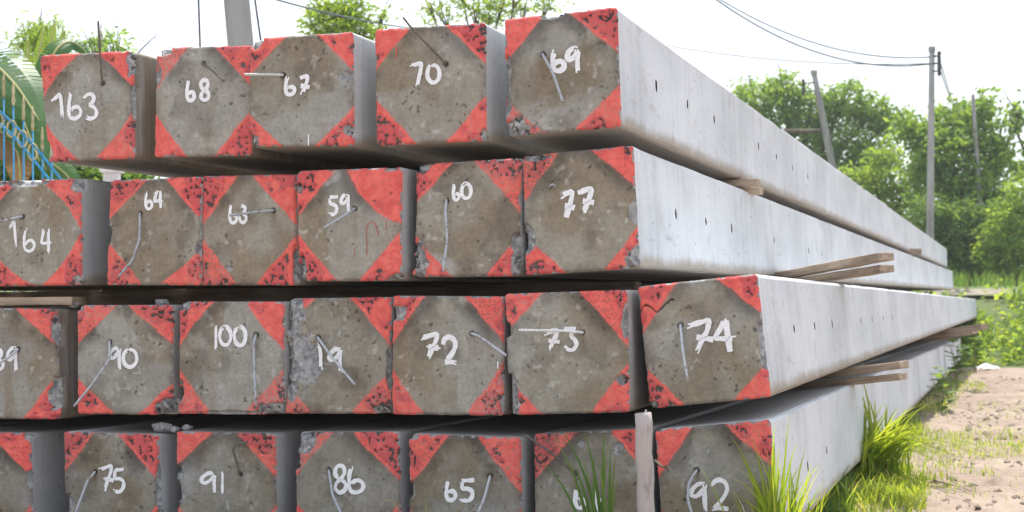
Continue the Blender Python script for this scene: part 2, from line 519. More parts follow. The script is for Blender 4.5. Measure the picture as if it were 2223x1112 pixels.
def ribbon(mb, pts, width, y, taper=0.6, lanes=3, rnd=random):
    """a dry brush stroke: bristle lanes side by side with uneven ends"""
    P = np.asarray(pts, float)
    d = np.r_[0, np.cumsum(np.hypot(*np.diff(P, axis=0).T))]
    L = d[-1]
    n = max(6, int(L / 0.005))
    tt = np.linspace(0, L, n)
    # smooth resample
    px = np.interp(tt, d, P[:, 0]); pz = np.interp(tt, d, P[:, 1])
    ker = np.array([0.2, 0.6, 0.2])
    for _ in range(2):
        if n > 4:
            px[1:-1] = np.convolve(px, ker, 'same')[1:-1]; pz[1:-1] = np.convolve(pz, ker, 'same')[1:-1]
    tx = np.gradient(px); tz = np.gradient(pz); l = np.hypot(tx, tz) + 1e-9
    nx_, nz_ = -tz / l, tx / l
    seed = rnd.randint(0, 10 ** 6)
    wv = width * (0.82 + 0.36 * vnoise(tt * 60, 0 * tt, seed))
    for k in range(lanes):
        i0 = rnd.randint(0, max(0, min(2, n // 8))); i1 = n - rnd.randint(0, max(0, min(2, n // 8)))
        a, b = (k / lanes - 0.5), ((k + 1) / lanes - 0.5) * 1.0
        jit = 0.06 * (vnoise(tt * 150, 0 * tt + k * 7.7, seed + 3) - 0.5)
        e0 = (a + jit) * wv; e1 = (b + jit + 0.02) * wv
        V = []
        for i in range(i0, i1):
            V.append((px[i] + nx_[i] * e0[i], y - 0.00005 * k, pz[i] + nz_[i] * e0[i]))
            V.append((px[i] + nx_[i] * e1[i], y - 0.00005 * k, pz[i] + nz_[i] * e1[i]))
        m_ = i1 - i0
        mb.add(V, [(2 * i, 2 * i + 1, 2 * i + 3, 2 * i + 2) for i in range(m_ - 1)])

def arc(cx, cy, rx, ry, a0, a1, n=14):
    return [(cx + rx * math.cos(math.radians(a0 + (a1 - a0) * i / (n - 1))), cy + ry * math.sin(math.radians(a0 + (a1 - a0) * i / (n - 1)))) for i in range(n)]

# strokes in a unit box, x to the right, y downwards as in the photograph
DIG = {
 '0': [arc(0.5, 0.5, 0.5, 0.5, -110, 260, 22)],
 '1': [[(0.5, 0), (0.5, 1)]],
 '1f': [[(0, 0.32), (0.35, 0.16), (0.62, 0.0), (0.72, 0.25), (0.85, 1)]],
 '1t': [[(0.0, 0.02), (0.35, 0.08), (0.55, 0.25), (0.6, 0.6), (0.6, 1)]],
 '2': [[(0.08, 0.3), (0.15, 0.08), (0.5, 0.0), (0.85, 0.1), (0.95, 0.32), (0.75, 0.58), (0.45, 0.8), (0.2, 0.96)], [(0.05, 0.97), (0.5, 0.93), (0.98, 0.98)]],
 '3': [[(0.05, 0.2), (0.3, 0.03), (0.65, 0.02), (0.8, 0.2), (0.65, 0.38), (0.4, 0.46), (0.75, 0.5), (0.98, 0.68), (0.9, 0.9), (0.5, 1.0), (0.12, 0.9)]],
 '3t': [[(0.1, 0.06), (0.5, 0.02), (0.9, 0.05)], [(0.85, 0.08), (0.6, 0.25), (0.55, 0.38), (0.85, 0.52), (1.0, 0.75), (0.75, 0.98), (0.35, 0.98), (0.1, 0.82)]],
 '3c': [[(0.1, 0.15), (0.4, 0.0), (0.8, 0.1), (0.75, 0.35), (0.4, 0.48), (0.85, 0.55), (0.95, 0.8), (0.6, 1.0), (0.2, 0.9), (0.15, 0.65), (0.45, 0.48)]],
 '4': [[(0.35, 0.0), (0.12, 0.45), (0.05, 0.62), (0.5, 0.6), (1.0, 0.58)], [(0.72, 0.05), (0.7, 0.5), (0.72, 1.0)]],
 '4b': [[(0.55, 0.0), (0.3, 0.3), (0.02, 0.6), (0.5, 0.62), (1.0, 0.6)], [(0.55, 0.0), (0.62, 0.5), (0.72, 1.0)]],
 '5': [[(0.12, 0.04), (0.5, 0.06), (1.0, 0.02)], [(0.14, 0.05), (0.1, 0.45), (0.5, 0.4), (0.85, 0.52), (0.9, 0.75), (0.65, 0.97), (0.3, 1.0), (0.02, 0.85)]],
 '6': [[(0.2, 0.0), (0.05, 0.35), (0.0, 0.7), (0.12, 0.95), (0.5, 1.0), (0.88, 0.88), (0.95, 0.68), (0.7, 0.52), (0.35, 0.55), (0.1, 0.72)]],
 '7': [[(0.0, 0.12), (0.4, 0.06), (0.95, 0.0), (0.88, 0.3), (0.7, 0.65), (0.55, 1.0)]],
 '7x': [[(0.0, 0.2), (0.4, 0.1), (0.85, 0.0), (0.78, 0.3), (0.55, 0.65), (0.38, 1.0)], [(0.3, 0.52), (0.65, 0.56), (1.0, 0.6)]],
 '7s': [[(0.22, 0.42), (0.18, 0.06), (0.5, 0.05), (0.98, 0.12), (0.75, 0.5), (0.42, 1.0)], [(0.32, 0.45), (0.6, 0.55), (0.85, 0.72)]],
 '8': [[(0.5, 0.5), (0.15, 0.35), (0.12, 0.15), (0.4, 0.0), (0.75, 0.05), (0.85, 0.25), (0.6, 0.45), (0.2, 0.65), (0.1, 0.85), (0.45, 1.0), (0.85, 0.9), (0.95, 0.7), (0.75, 0.55), (0.5, 0.48)]],
 '9': [[(0.85, 0.05), (0.5, 0.0), (0.12, 0.2), (0.0, 0.42), (0.3, 0.5), (0.7, 0.32), (0.86, 0.08)], [(0.88, 0.05), (0.85, 0.5), (0.9, 1.0)]],
}

R1, R2, R3, R4 = 'top row', 'second row', 'third row', 'bottom row'
# number, row, quad TL TR BR BL, setback, vanishing point, legs (TLh,TLv,TRh,TRv,BRh,BRv,BLh,BLv), digits, bar, options
P_ = []
def P(num, row, quad, legs, digits=(), bar=None, vp=None, off=0.0, chips=(), look='', **kw):
    P_.append(dict(num=num, row=row, quad=quad, legs=legs, digits=digits, bar=bar, vp=vp, off=off, chips=chips, look=look, **kw))

V1, V2, V3, V4 = (2190, 639), (2190, 637), (2200, 646), (2165, 700)
P('163', R1, ((83,119),(288,110),(291,344),(103,351)), (.46,.44,.40,.37,.46,.45,.38,.38),
  (('1f',113,203,140,257),('6',149,201,178,259),('3',181,203,211,259)), ((222,182),(219,150),(216,100),(213,46)), V1, .03, power=.86, barm='rust',
  chips=((.97,.9,.04,.12,.8),(.99,.5,.02,.2,.6),(.02,.1,.04,.1,.7)), dirt=.9, tone=1.0, look='leftmost of the top row')
P('68', R1, ((338,103),(545,98),(545,338),(333,341)), (.35,.40,.39,.37,.37,.41,.34,.40),
  (('6',406,176,424,220),('8',433,173,456,219)), ((441,138),(463,156),(486,176)), V1, .03, power=.97, barm='rust',
  chips=((.06,.97,.12,.05,.9),(.03,.75,.03,.1,.5)), dirt=.8, tone=1.02, look='with a short rusty bar pointing down right')
P('67', R1, ((541,84),(765,68),(768,317),(537,319)), (.38,.35,.34,.34,.36,.35,.33,.31),
  (('6',620,167,642,207),('7x',645,164,673,207)), ((614,163),(590,162),(530,162)), V1, -.03, power=.98, barm='paleteel',
  chips=((.05,.96,.07,.06,.9),(.03,.04,.07,.09,1.0),(.94,.14,.05,.05,.8),(.93,.62,.06,.04,.7)), dirt=.25, tone=.95, look='with a pale bar sticking out to the left')
P('70', R1, ((812,63),(1053,48),(1055,306),(816,316)), (.33,.36,.37,.35,.36,.38,.38,.40),
  (('7',890,137,917,192),('0',928,141,955,180)), ((968,139),(940,110),(890,57),(875,38)), V1, 0, power=.96, barm='rust', drip=((861,100),(861,128)),
  chips=((.98,.05,.03,.06,.6),), dirt=.25, tone=1.02, look='with a long rusty bar rising past its top edge')
P('69', R1, ((1094,41),(1339,14),(1348,276),(1097,296)), (.36,.38,.44,.38,.40,.36,.35,.34),
  (('6',1199,108,1228,155),('9',1230,104,1258,158)), ((1178,118),(1203,165),(1222,222)), V1, 0, power=.96,
  holes=((1421,187),(1489,226),(1547,261),(1644,318),(1683,340),(1718,365),(1751,384)), rim=1,
  chips=((.02,.45,.03,.3,.8),(.09,.07,.14,.09,1.0),(.42,.985,.1,.025,.8)), dirt=.0, tone=.93, look='rightmost of the top row, long side visible')
P('164', R2, ((-25,393),(174,386),(176,619),(-22,622)), (.36,.36,.46,.5,.44,.5,.5,.36),
  (('1f',18,480,38,537),('6',52,494,77,546),('4',88,494,113,551)), ((48,470),(20,476),(-12,486)), V2, .04, power=.8,
  chips=((.4,.975,.25,.035,.9),(.97,.96,.07,.1,.9),(.96,.05,.06,.06,.7),(.07,.97,.12,.04,.8)), dirt=.15, tone=1.0, look='leftmost of the second row')
P('64', R2, ((237,391),(436,383),(434,620),(229,619)), (.42,.37,.38,.38,.43,.33,.39,.42),
  (('6',316,416,332,455),('4',334,413,355,452)), ((304,464),(303,520),(288,565),(258,600)), V2, .02, power=1.0,
  chips=((.97,.33,.035,.08,.8),(.0,.47,.04,.08,.8)), dirt=.4, tone=1.05, look='with a bent bar hanging over the lower left corner')
P('63', R2, ((438,382),(641,378),(646,620),(435,619)), (.39,.47,.47,.45,.42,.44,.37,.44),
  (('6',499,446,516,485),('3c',517,446,537,485)), ((594,457),(550,461),(498,468)), V2, .03, power=1.0,
  chips=((.985,.12,.03,.2,.8),(.3,.15,.05,.03,.5)), dirt=.4, tone=1.08, look='with a thin bar across its digits')
P('59', R2, ((641,371),(872,362),(870,610),(648,611)), (.38,.44,.5,.5,.40,.44,.38,.43),
  (('5',714,426,734,467),('9',740,421,759,467)), ((770,453),(735,476),(703,495)), V2, -.01, power=1.0, bigTR=1,
  chips=((.04,.84,.03,.06,.8),(.96,.02,.07,.05,.9),(.03,.08,.04,.14,.9),(.9,.985,.06,.02,.6)), dirt=.3, tone=1.05, look='with one oversized red corner and red drips')
P('60', R2, ((902,357),(1131,342),(1126,600),(893,602)), (.36,.36,.44,.46,.31,.34,.38,.39),
  (('6',984,400,999,436),('0',1002,398,1023,432)), ((969,435),(967,460),(971,520),(962,590)), V2, .02, power=1.0,
  chips=((.06,.14,.09,.15,.9),(.0,.55,.02,.3,.9),(.97,.16,.05,.2,.9),(.05,.97,.1,.04,.7)), dirt=.3, tone=1.04, look='with a long wavy bar hanging down its left half')
P('77', R2, ((1133,338),(1374,315),(1388,582),(1139,598)), (.33,.4,.38,.34,.3,.33,.37,.36),
  (('7x',1216,415,1248,476),('7x',1254,409,1290,462)), None, V2, .02, power=.97, hook=(1198,405),
  holes=((1461,465),(1527,482),(1583,496),(1676,521),(1751,545),(1780,551)), rim=1,
  chips=((.97,.47,.05,.11,.8),(.04,.3,.06,.1,.8),(.96,.08,.07,.1,.9),(.1,.98,.14,.03,.8)), dirt=.0, tone=1.05, look='rightmost of the second row')
P('89', R3, ((-83,668),(121,671),(129,911),(-80,909)), (.4,.38,.43,.34,.37,.4,.38,.4),
  (('8',-22,757,10,805),('9',16,754,38,810)), ((39,759),(20,775),(-20,800)), V3, .03, power=1.0,
  chips=((.99,.78,.05,.16,.9),(.97,.2,.09,.17,1.0)), dirt=.9, tone=.95, look='leftmost of the third row')
P('90', R3, ((165,663),(375,662),(373,902),(166,899)), (.42,.36,.46,.35,.35,.28,.4,.33),
  (('9',237,755,263,803),('0',268,758,298,797)), ((238,742),(237,782),(200,835),(161,882)), V3, .01, power=1.0,
  chips=((.95,.05,.13,.11,1.6),(.03,.98,.04,.03,.6)), dirt=.5, tone=.98, look='with a broken lower right corner')
P('100', R3, ((387,655),(616,655),(615,901),(386,899)), (.33,.4,.36,.43,.38,.4,.34,.41),
  (('1',466,706,472,759),('0',477,709,502,750),('0',509,709,534,751)), ((556,727),(551,745),(552,800),(556,882)), V3, 0, power=1.0,
  chips=((.02,.2,.03,.14,.9),(.9,.04,.14,.07,.9),(.5,.02,.3,.015,.4),(.05,.97,.08,.04,.7)), dirt=.5, tone=1.0, look='with a straight upright bar beside the digits')
P('19', R3, ((619,648),(848,645),(846,899),(618,899)), (.29,.28,.38,.42,.38,.36,.28,.27),
  (('1t',688,747,702,803),('9',713,757,743,810)), ((690,733),(720,775),(771,836)), V3, .01, power=1.0,
  chips=((.07,.86,.1,.2,.9),(.15,.46,.19,.24,1.0),(.93,.03,.1,.05,.8),(.985,.35,.025,.2,.8),(.06,.2,.06,.12,.5)), dirt=.5, tone=.95, look='with a patch of exposed gravel on its left side')
P('72', R3, ((851,642),(1094,644),(1092,903),(849,901)), (.29,.41,.35,.39,.34,.45,.32,.39),
  (('7x',913,724,956,778),('2',960,731,992,789)), ((1024,724),(1042,731),(1099,772)), V3, 0, power=.98, tick=((1081,785),(1081,800)),
  chips=((.05,.86,.07,.07,.7),(.99,.1,.02,.1,.5)), dirt=.5, tone=1.05, look='with a bar bent towards its right edge')
P('73', R3, ((1095,638),(1360,629),(1366,896),(1104,902)), (.32,.32,.38,.46,.31,.4,.3,.31),
  (('7x',1180,716,1215,761),('3t',1222,712,1253,761)), ((1265,722),(1217,718),(1126,717)), V3, -.02, power=.98, barm='paleteel',
  chips=((.0,.7,.05,.06,1.5),(.03,.16,.06,.2,.9),(.98,.7,.03,.15,.7),(.95,.27,.05,.05,.6)), dirt=.6, tone=1.05, look='with a pale level bar above its digits')
P('74', R3, ((1383,622),(1643,594),(1674,863),(1410,888)), (.34,.40,.34,.33,.31,.28,.31,.35),
  (('7x',1490,695,1549,766),('4b',1549,691,1598,764)), ((1477,706),(1482,760),(1492,820)), (2200,659), .02, power=.98, crack=1,
  holes=((1711,714),(1757,708),(1796,702),(1860,696),(1885,693),(1910,691),(1930,690)), rim=1,
  chips=((.985,.42,.03,.22,.8),(.02,.02,.05,.05,.6)), dirt=.0, tone=.98, look='rightmost of the third row and pushed furthest right')
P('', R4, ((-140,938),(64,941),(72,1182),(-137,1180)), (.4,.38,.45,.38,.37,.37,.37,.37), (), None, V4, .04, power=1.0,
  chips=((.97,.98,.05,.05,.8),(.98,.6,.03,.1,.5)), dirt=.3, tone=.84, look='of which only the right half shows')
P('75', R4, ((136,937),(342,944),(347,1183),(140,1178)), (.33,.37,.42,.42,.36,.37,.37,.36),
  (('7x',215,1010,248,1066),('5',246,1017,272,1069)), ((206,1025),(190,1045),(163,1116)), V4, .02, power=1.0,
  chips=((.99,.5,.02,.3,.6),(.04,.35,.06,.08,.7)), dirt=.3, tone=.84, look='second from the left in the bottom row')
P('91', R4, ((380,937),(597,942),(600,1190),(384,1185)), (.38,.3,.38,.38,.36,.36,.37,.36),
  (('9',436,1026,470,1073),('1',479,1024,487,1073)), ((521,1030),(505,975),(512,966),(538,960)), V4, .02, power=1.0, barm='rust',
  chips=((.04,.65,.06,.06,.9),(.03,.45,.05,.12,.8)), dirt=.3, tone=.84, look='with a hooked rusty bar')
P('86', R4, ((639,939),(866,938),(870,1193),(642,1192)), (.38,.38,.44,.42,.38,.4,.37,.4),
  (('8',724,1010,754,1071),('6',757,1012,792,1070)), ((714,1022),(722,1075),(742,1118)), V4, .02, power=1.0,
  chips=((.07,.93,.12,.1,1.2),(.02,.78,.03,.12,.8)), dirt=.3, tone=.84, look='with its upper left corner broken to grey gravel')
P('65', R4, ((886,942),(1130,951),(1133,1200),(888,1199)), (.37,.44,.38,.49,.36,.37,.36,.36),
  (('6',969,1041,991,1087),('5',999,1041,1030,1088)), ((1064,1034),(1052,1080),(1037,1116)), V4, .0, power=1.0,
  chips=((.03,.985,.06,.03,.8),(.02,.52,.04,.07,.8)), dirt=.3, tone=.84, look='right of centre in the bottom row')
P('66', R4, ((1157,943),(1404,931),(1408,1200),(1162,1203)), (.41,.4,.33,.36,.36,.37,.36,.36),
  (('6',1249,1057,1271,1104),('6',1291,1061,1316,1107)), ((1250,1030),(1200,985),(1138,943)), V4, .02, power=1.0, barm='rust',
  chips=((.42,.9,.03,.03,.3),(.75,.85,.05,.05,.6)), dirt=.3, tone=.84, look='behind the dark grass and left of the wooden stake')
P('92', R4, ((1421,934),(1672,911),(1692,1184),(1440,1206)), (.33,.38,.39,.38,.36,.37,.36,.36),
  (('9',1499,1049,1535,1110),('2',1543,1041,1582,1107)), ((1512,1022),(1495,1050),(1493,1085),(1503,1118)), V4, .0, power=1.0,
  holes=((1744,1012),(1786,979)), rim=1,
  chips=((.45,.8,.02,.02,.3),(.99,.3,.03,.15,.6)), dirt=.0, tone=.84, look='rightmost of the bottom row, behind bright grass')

PAR = {}
def build_pile(k, p):
    rnd = random.Random(100 + k)
    seed = 1000 + 97 * k
    q = [on_face(x, y, p['off']) for x, y in p['quad']]
    TL, TR, BR, BL = q
    origin = (BL + BR) / 2
    def loc(Pw):
        d = Pw - origin
        return np.array([d @ UV, d @ DV, d[2]])
    def lpx(x, y, out=0.0):
        return loc(on_face(x, y, p['off'] - out))
    L4 = [loc(v) for v in q]                     # TL TR BR BL in local u,d,z
    W = np.linalg.norm(L4[1] - L4[0]); Hh = np.linalg.norm(L4[1] - L4[2])
    num = p['num']
    nm = f'concrete pile numbered {num} in white, {p["look"]}' if num else 'unnumbered concrete pile at the left edge of the bottom row'
    nm = ' '.join(nm.split()[:16])
    root = empty('concrete_pile', origin, -TH)
    tag(root, nm, 'concrete pile', 'square concrete piles stacked with red painted corners')
    S, T = rounded(NG, W, Hh, RC)
    s01, t01 = (S + 1) / 2, (T + 1) / 2          # t from the bottom
    def bil(a, b):
        a = np.asarray(a)[..., None]; b = np.asarray(b)[..., None]
        return (L4[3] * (1 - a) + L4[2] * a) * (1 - b) + (L4[0] * (1 - a) + L4[1] * a) * b
    XYZ = bil(s01, t01)
    u = s01 * W; v = t01 * Hh
    # ---- paint
    lg = p['legs']; pw = p['power']
    wob = (fbm(u * 22, v * 22, seed, 3) - 0.5) * 0.010
    corners = [(0, 1, lg[0], lg[1]), (1, 1, lg[2], lg[3]), (1, 0, lg[4], lg[5]), (0, 0, lg[6], lg[7])]
    ds = []
    for ci, (ca, cb, la, lb) in enumerate(corners):
        A = np.abs(s01 - ca) / la; B = np.abs(t01 - cb) / lb
        pp = pw * rnd.uniform(0.96, 1.05)
        if p.get('bigTR') and ci == 1: pp = 1.45
        qn = 1 - (A ** pp + B ** pp) ** (1 / pp)
        ds.append(qn * (la * W * lb * Hh) / math.hypot(la * W, lb * Hh))
    D = np.stack(ds); paint = D.max(0) + wob; which = D.argmax(0)
    thin = np.zeros_like(u); thr_ = [rnd.random() for _ in range(4)]
    for ci in range(4):
        lvl = 0.25 + 0.35 * thr_[ci] ** 2
        if (p['num'], ci) in (('77', 0), ('69', 3), ('19', 3), ('66', 0), ('100', 2), ('86', 0), ('68', 0)): lvl = 0.72
        thin = np.where(which == ci, lvl, thin)
    # ---- broken places
    raw = np.zeros_like(u); brk = np.zeros_like(u)
    for j, (cx, cy, rx, ry, dp) in enumerate(p['chips']):
        rr = np.hypot((s01 - cx) / rx, (t01 - cy) / ry) + (fbm(u * 45, v * 45, seed + 50 + j, 3) - 0.5) * 1.1
        f = sstep(1.15, 0.75, rr)
        raw = np.maximum(raw, f)
        ed = np.minimum(np.minimum(s01, 1 - s01) * W, np.minimum(t01, 1 - t01) * Hh)
        brk = np.maximum(brk, f * dp * (0.004 + 0.016 * sstep(0.03, 0.0, ed)))
    edge = np.minimum(np.minimum(s01, 1 - s01) * W, np.minimum(t01, 1 - t01) * Hh)
    edgen = fbm(u * 70, v * 70, seed + 9, 3)
    raw = np.maximum(raw, sstep(0.010, 0.002, edge) * sstep(0.48, 0.62, edgen) * 0.9)
    # ---- relief
    inp = sstep(-0.004, 0.02, paint)
    hc = fbm(u * 105, v * 105, seed + 21, 3)
    zone = fbm(u * 19, v * 19, seed + 22, 2)
    pits = sstep(0.57, 0.68, hc) * sstep(0.40, 0.62, zone) * inp
    ur, vr_ = u * .8 + v * .6, v * .8 - u * .6
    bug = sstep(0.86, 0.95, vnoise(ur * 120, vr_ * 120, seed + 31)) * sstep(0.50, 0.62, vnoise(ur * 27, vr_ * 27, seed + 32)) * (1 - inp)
    y = pits * 0.0065 + inp * (fbm(u * 90, v * 90, seed + 4, 2) - 0.3) * 0.0035 + bug * 0.004
    y = y + (1 - inp) * fbm(u * 40, v * 40, seed + 5, 3) * 0.0010
    y = y + brk + raw * (fbm(u * 110, v * 110, seed + 6, 2)) * 0.006
    y = y + 0.007 * sstep(0.009, 0.0, edge) ** 2
    if p['bar']:
        ho = lpx(*p['bar'][0])
        rs_ = np.hypot(XYZ[..., 0] - ho[0], XYZ[..., 2] - ho[2])
        so = sstep(0.0105, 0.005, rs_ + (fbm(u * 90, v * 90, seed + 91, 2) - .5) * .008)
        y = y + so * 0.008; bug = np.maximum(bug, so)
    y = np.maximum(y, 0) + 0.0003
    if p.get('crack'):
        cl = 0.80 + 0.045 * np.sin(s01 * 30) * 0.6 + 0.10 * s01 + (fbm(u * 60, v * 0, seed + 88, 3) - 0.5) * 0.05
        cr = sstep(0.010, 0.003, np.abs(t01 - cl)) * (s01 < 0.3)
        y = y + cr * 0.012; pits = np.maximum(pits, cr)
    # ---- colour of the bare concrete
    tone = p['tone']  # varies by pile; the bottom row's low value paints in its dimmer light
    ang = rnd.uniform(-.5, .5)
    ua = u * math.cos(ang) - v * math.sin(ang); va = u * math.sin(ang) + v * math.cos(ang)
    kx, ky = rnd.uniform(3.5, 9), rnd.uniform(3, 7)
    warm = fbm(ua * kx, va * ky, seed + 41, 5); grey = fbm(ua * ky + 3, va * kx, seed + 42, 5)
    c0 = np.array([0.300, 0.284, 0.238]); c1 = np.array([0.245, 0.208, 0.152]); c2 = np.array([0.355, 0.355, 0.338]); c3 = np.array([0.075, 0.067, 0.058])
    wm = rnd.uniform(0.42, 0.54)
    wv = sstep(wm - .1, wm + .13, warm)[..., None]
    C = c0 * (1 - wv) + c1 * wv
    gm_ = rnd.uniform(0.46, 0.56)
    pan = sstep(gm_ - .02, gm_ + .14, grey) * rnd.uniform(0.4, 0.95)
    if p['num'] in ('68', '100', '72', '86', '59', '70'):       # hard edged pour marks
        b0 = rnd.uniform(0.25, 0.65)
        st_ = sstep(b0 - 0.012, b0 + 0.012, s01 + (grey - 0.5) * 0.10) * (0.5 + 0.5 * sstep(.3, .6, warm))
        pan = np.maximum(pan, st_ * rnd.uniform(0.4, 0.7))
    pan = pan[..., None]
    C = C * (1 - pan) + c2 * pan
    dk = sstep(0.56, 0.72, fbm(u * 11 + 5, v * 11, seed + 43, 4))[..., None] * rnd.uniform(.25, .6)      # damp blotches
    C = C * (1 - dk) + np.array([0.135, 0.12, 0.098]) * dk
    ef = (sstep(0.66, 0.8, fbm(u * 60, v * 60, seed + 44, 2)) * sstep(.5, .62, fbm(u * 9, v * 9, seed + 45, 2)) * .6)[..., None]
    C = C * (1 - ef) + np.array([0.46, 0.45, 0.42]) * ef
    edk = (sstep(0.035, 0.0, edge) * sstep(.42, .66, fbm(u * 24, v * 24, seed + 46, 3)) * .55)[..., None]
    C = C * (1 - edk) + np.array([0.16, 0.14, 0.115]) * edk
    # dark soaked stains next to the upper red corners and rust runs
    for ci in (0, 1):
        if rnd.random() < 0.8:
            dd = D[ci]
            stn = sstep(-0.065, -0.004, dd) * sstep(0.40, 0.62, fbm(u * 15, v * 15, seed + 60 + ci, 4) + 0.06) * sstep(0.5, 0.75, t01) * rnd.uniform(0.45, 0.9)
            C = C * (1 - stn[..., None]) + c3 * stn[..., None]
    run = sstep(0.55, 0.75, fbm(u * 16, v * 1.6, seed + 70, 3)) * 0.5 * p['dirt']
    C = C * (1 - run[..., None]) + np.array([0.20, 0.135, 0.075]) * run[..., None]
    if p['bar']:
        fl = np.clip((ho[2] - XYZ[..., 2]) / 0.10, 0, 1)
        rs2_ = np.exp(-((XYZ[..., 0] - ho[0]) / (0.007 + 0.012 * fl)) ** 2) * (1 - fl) * (XYZ[..., 2] < ho[2] + .004) * sstep(.3, .6, fbm(u * 90, v * 12, seed + 93, 3)) * .6
        C = C * (1 - rs2_[..., None]) + np.array([0.15, 0.085, 0.045]) * rs2_[..., None]
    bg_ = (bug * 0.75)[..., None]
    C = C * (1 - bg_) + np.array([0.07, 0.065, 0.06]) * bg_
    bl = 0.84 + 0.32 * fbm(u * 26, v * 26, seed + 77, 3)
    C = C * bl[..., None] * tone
    # ---- positions
    V = XYZ.copy()
    V[..., 1] += y
    pull = (brk * 0.25 + 0.0022 * sstep(0.004, 0, edge) * (edgen - 0.3))[..., None]
    cen = XYZ.mean((0, 1))
    dr = XYZ - cen; dr[..., 1] = 0
    V = V - dr / (np.linalg.norm(dr, axis=-1, keepdims=True) + 1e-6) * pull
    Vf = V.reshape(-1, 3)
    idx = np.arange(NG * NG).reshape(NG, NG)
    Qd = np.stack([idx[:-1, :-1], idx[:-1, 1:], idx[1:, 1:], idx[1:, :-1]], -1).reshape(-1, 4)
    pf = paint.ravel(); wf = which.ravel()
    cellmax = pf[Qd].max(1); cellw = wf[Qd[np.arange(len(Qd)), pf[Qd].argmax(1)]]
    A = {'Col': C.reshape(-1, 3), 'paint': pf, 'pit': np.clip(pits * 1.1, 0, 1).ravel(), 'raw': raw.ravel(), 'rough': (sstep(0.40, 0.62, zone) * inp).ravel(), 'thin': thin.ravel()}
    def sub(name, sel):
        f = Qd[sel]
        if not len(f): return
        un, inv = np.unique(f, return_inverse=True)
        me = np_mesh(name, Vf[un], inv.reshape(f.shape), True, {kk: a[un] for kk, a in A.items()})
        return link(name, me, M['face'], root)
    sub('end_face', cellmax <= -0.004)
    for ci in range(4):
        sub('painted_corner', (cellmax > -0.004) & (cellw == ci))
    # ---- shaft
    vx, vy = p['vp']
    dirw = ray(vx, vy); dirw /= np.linalg.norm(dirw)
    dl = np.array([dirw @ UV, dirw @ DV, dirw[2]]); dl /= dl[1]
    x0 = p['quad'][1][0]; xfar = {R1: 2055, R2: 2068, R3: 2118, R4: 2085}[p['row']]
    rowright = {R1: 1339, R2: 1374, R3: 1643, R4: 1672}[p['row']]
    rr = (vx - xfar) / (vx - rowright)
    LEN = (TR[1] / TR[1]) * (on_face(rowright, HY, p['off'])[1] / rr - on_face(rowright, HY, p['off'])[1]) / CT
    LEN += rnd.uniform(-0.15, 0.15) if not p.get('rim') else 0
    ring = np.concatenate([idx[0, :-1], idx[:-1, -1], idx[-1, :0:-1], idx[:0:-1, 0]])
    n = len(ring)
    base = XYZ.reshape(-1, 3)[ring]
    s_ring_ = lambda: s01.ravel()[ring]
    hfr = t01.ravel()[ring]
    first = Vf[ring]
    ys = [None, 0.045] + ([0.045 + .22 * k_ for k_ in range(1, 46)] if p.get('rim') else []) + [LEN - 0.02, LEN]
    crn = (np.abs(s_ring_() - .5) > .5 - RC / W * .98) & (np.abs(hfr - .5) < .5001) & ((hfr > 1 - RC / Hh * .9) | (hfr < RC / Hh * .9))
    VV = [first]
    for yy in ys[1:]:
        b2 = base.copy()
        if yy == LEN: b2 = cen + (base - cen) * 0.95
        if 0.1 < yy < LEN - 0.1:
            qd = (s_ring_() > .5) * 2 + (hfr > .5)
            for c_ in range(4):
                am = 0.001 + .006 * rnd.random() ** 4
                k_ = crn & (qd == c_)
                b2[k_] = b2[k_] + (cen - b2[k_]) * am / .24
        VV.append(b2 + dl * yy)
    VV = np.concatenate(VV)
    Qs = []
    s_ring = s01.ravel()[ring]
    right = (s_ring > 0.9999) & (hfr > 0.0)
    hz = p.get('holes', ())
    NL = len(ys)
    for lv in range(NL - 1):
        for i in range(n):
            j = (i + 1) % n
            if 1 <= lv < NL - 2 and hz and right[i] and right[j]: continue
            Qs.append((lv * n + i, lv * n + j, (lv + 1) * n + j, (lv + 1) * n + i))
    hatt = np.tile(hfr, NL) 
    cap0 = len(VV)
    VV = np.concatenate([VV, [cen + dl * LEN]]); hatt = np.append(hatt, 0.5)
    Tt = [(cap0, (NL - 1) * n + (i + 1) % n, (NL - 1) * n + i) for i in range(n)]
    if hz:
        ri = [i for i in range(n) if right[i]]
        bz = base[ri[0]]; tz = base[ri[-1]]; hb, ht = hfr[ri[0]], hfr[ri[-1]]
        # hole places: along from the column of the photograph, up from its row
        Yr = on_face(rowright, HY, p['off'])[1]
        hs = []
        for hx, hy in hz:
            r_ = (vx - hx) / (vx - rowright)
            al = (Yr / r_ - Yr) / CT
            Yh = Yr / r_
            zw = H - (hy - HY) / F * Yh
            fr = (zw - origin[2] - dl[2] * al - bz[2]) / (tz[2] - bz[2])
            hs.append((al, min(0.85, max(0.15, fr))))
        hs.sort()
        nv = len(VV); NVv = []; NH = []
        def addv(al, fr, dep=0.0, ju=0.0):
            pt = bz + (tz - bz) * fr + dl * al
            pt = pt + np.array([-dep, 0, 0])
            NVv.append(pt); NH.append(hb + (ht - hb) * fr)
            return nv + len(NVv) - 1
        cur = 0.045
        for al, fr in hs:
            ry = rnd.uniform(0.012, 0.016); rz = rnd.uniform(0.042, 0.06)
            a0, a1 = al - 0.03, al + 0.03
            Qs.append((addv(cur, 0), addv(a0, 0), addv(a0, 1), addv(cur, 1)))
            f0, f1 = fr - 0.09, fr + 0.09
            Qs.append((addv(a0, 0), addv(a1, 0), addv(a1, f0), addv(a0, f0)))
            Qs.append((addv(a0, f1), addv(a1, f1), addv(a1, 1), addv(a0, 1)))
            # octagonal pocket
            outer = [(a1, fr), (a1, f1), (al, f1), (a0, f1), (a0, fr), (a0, f0), (al, f0), (a1, f0)]
            oi = [addv(*o) for o in outer]
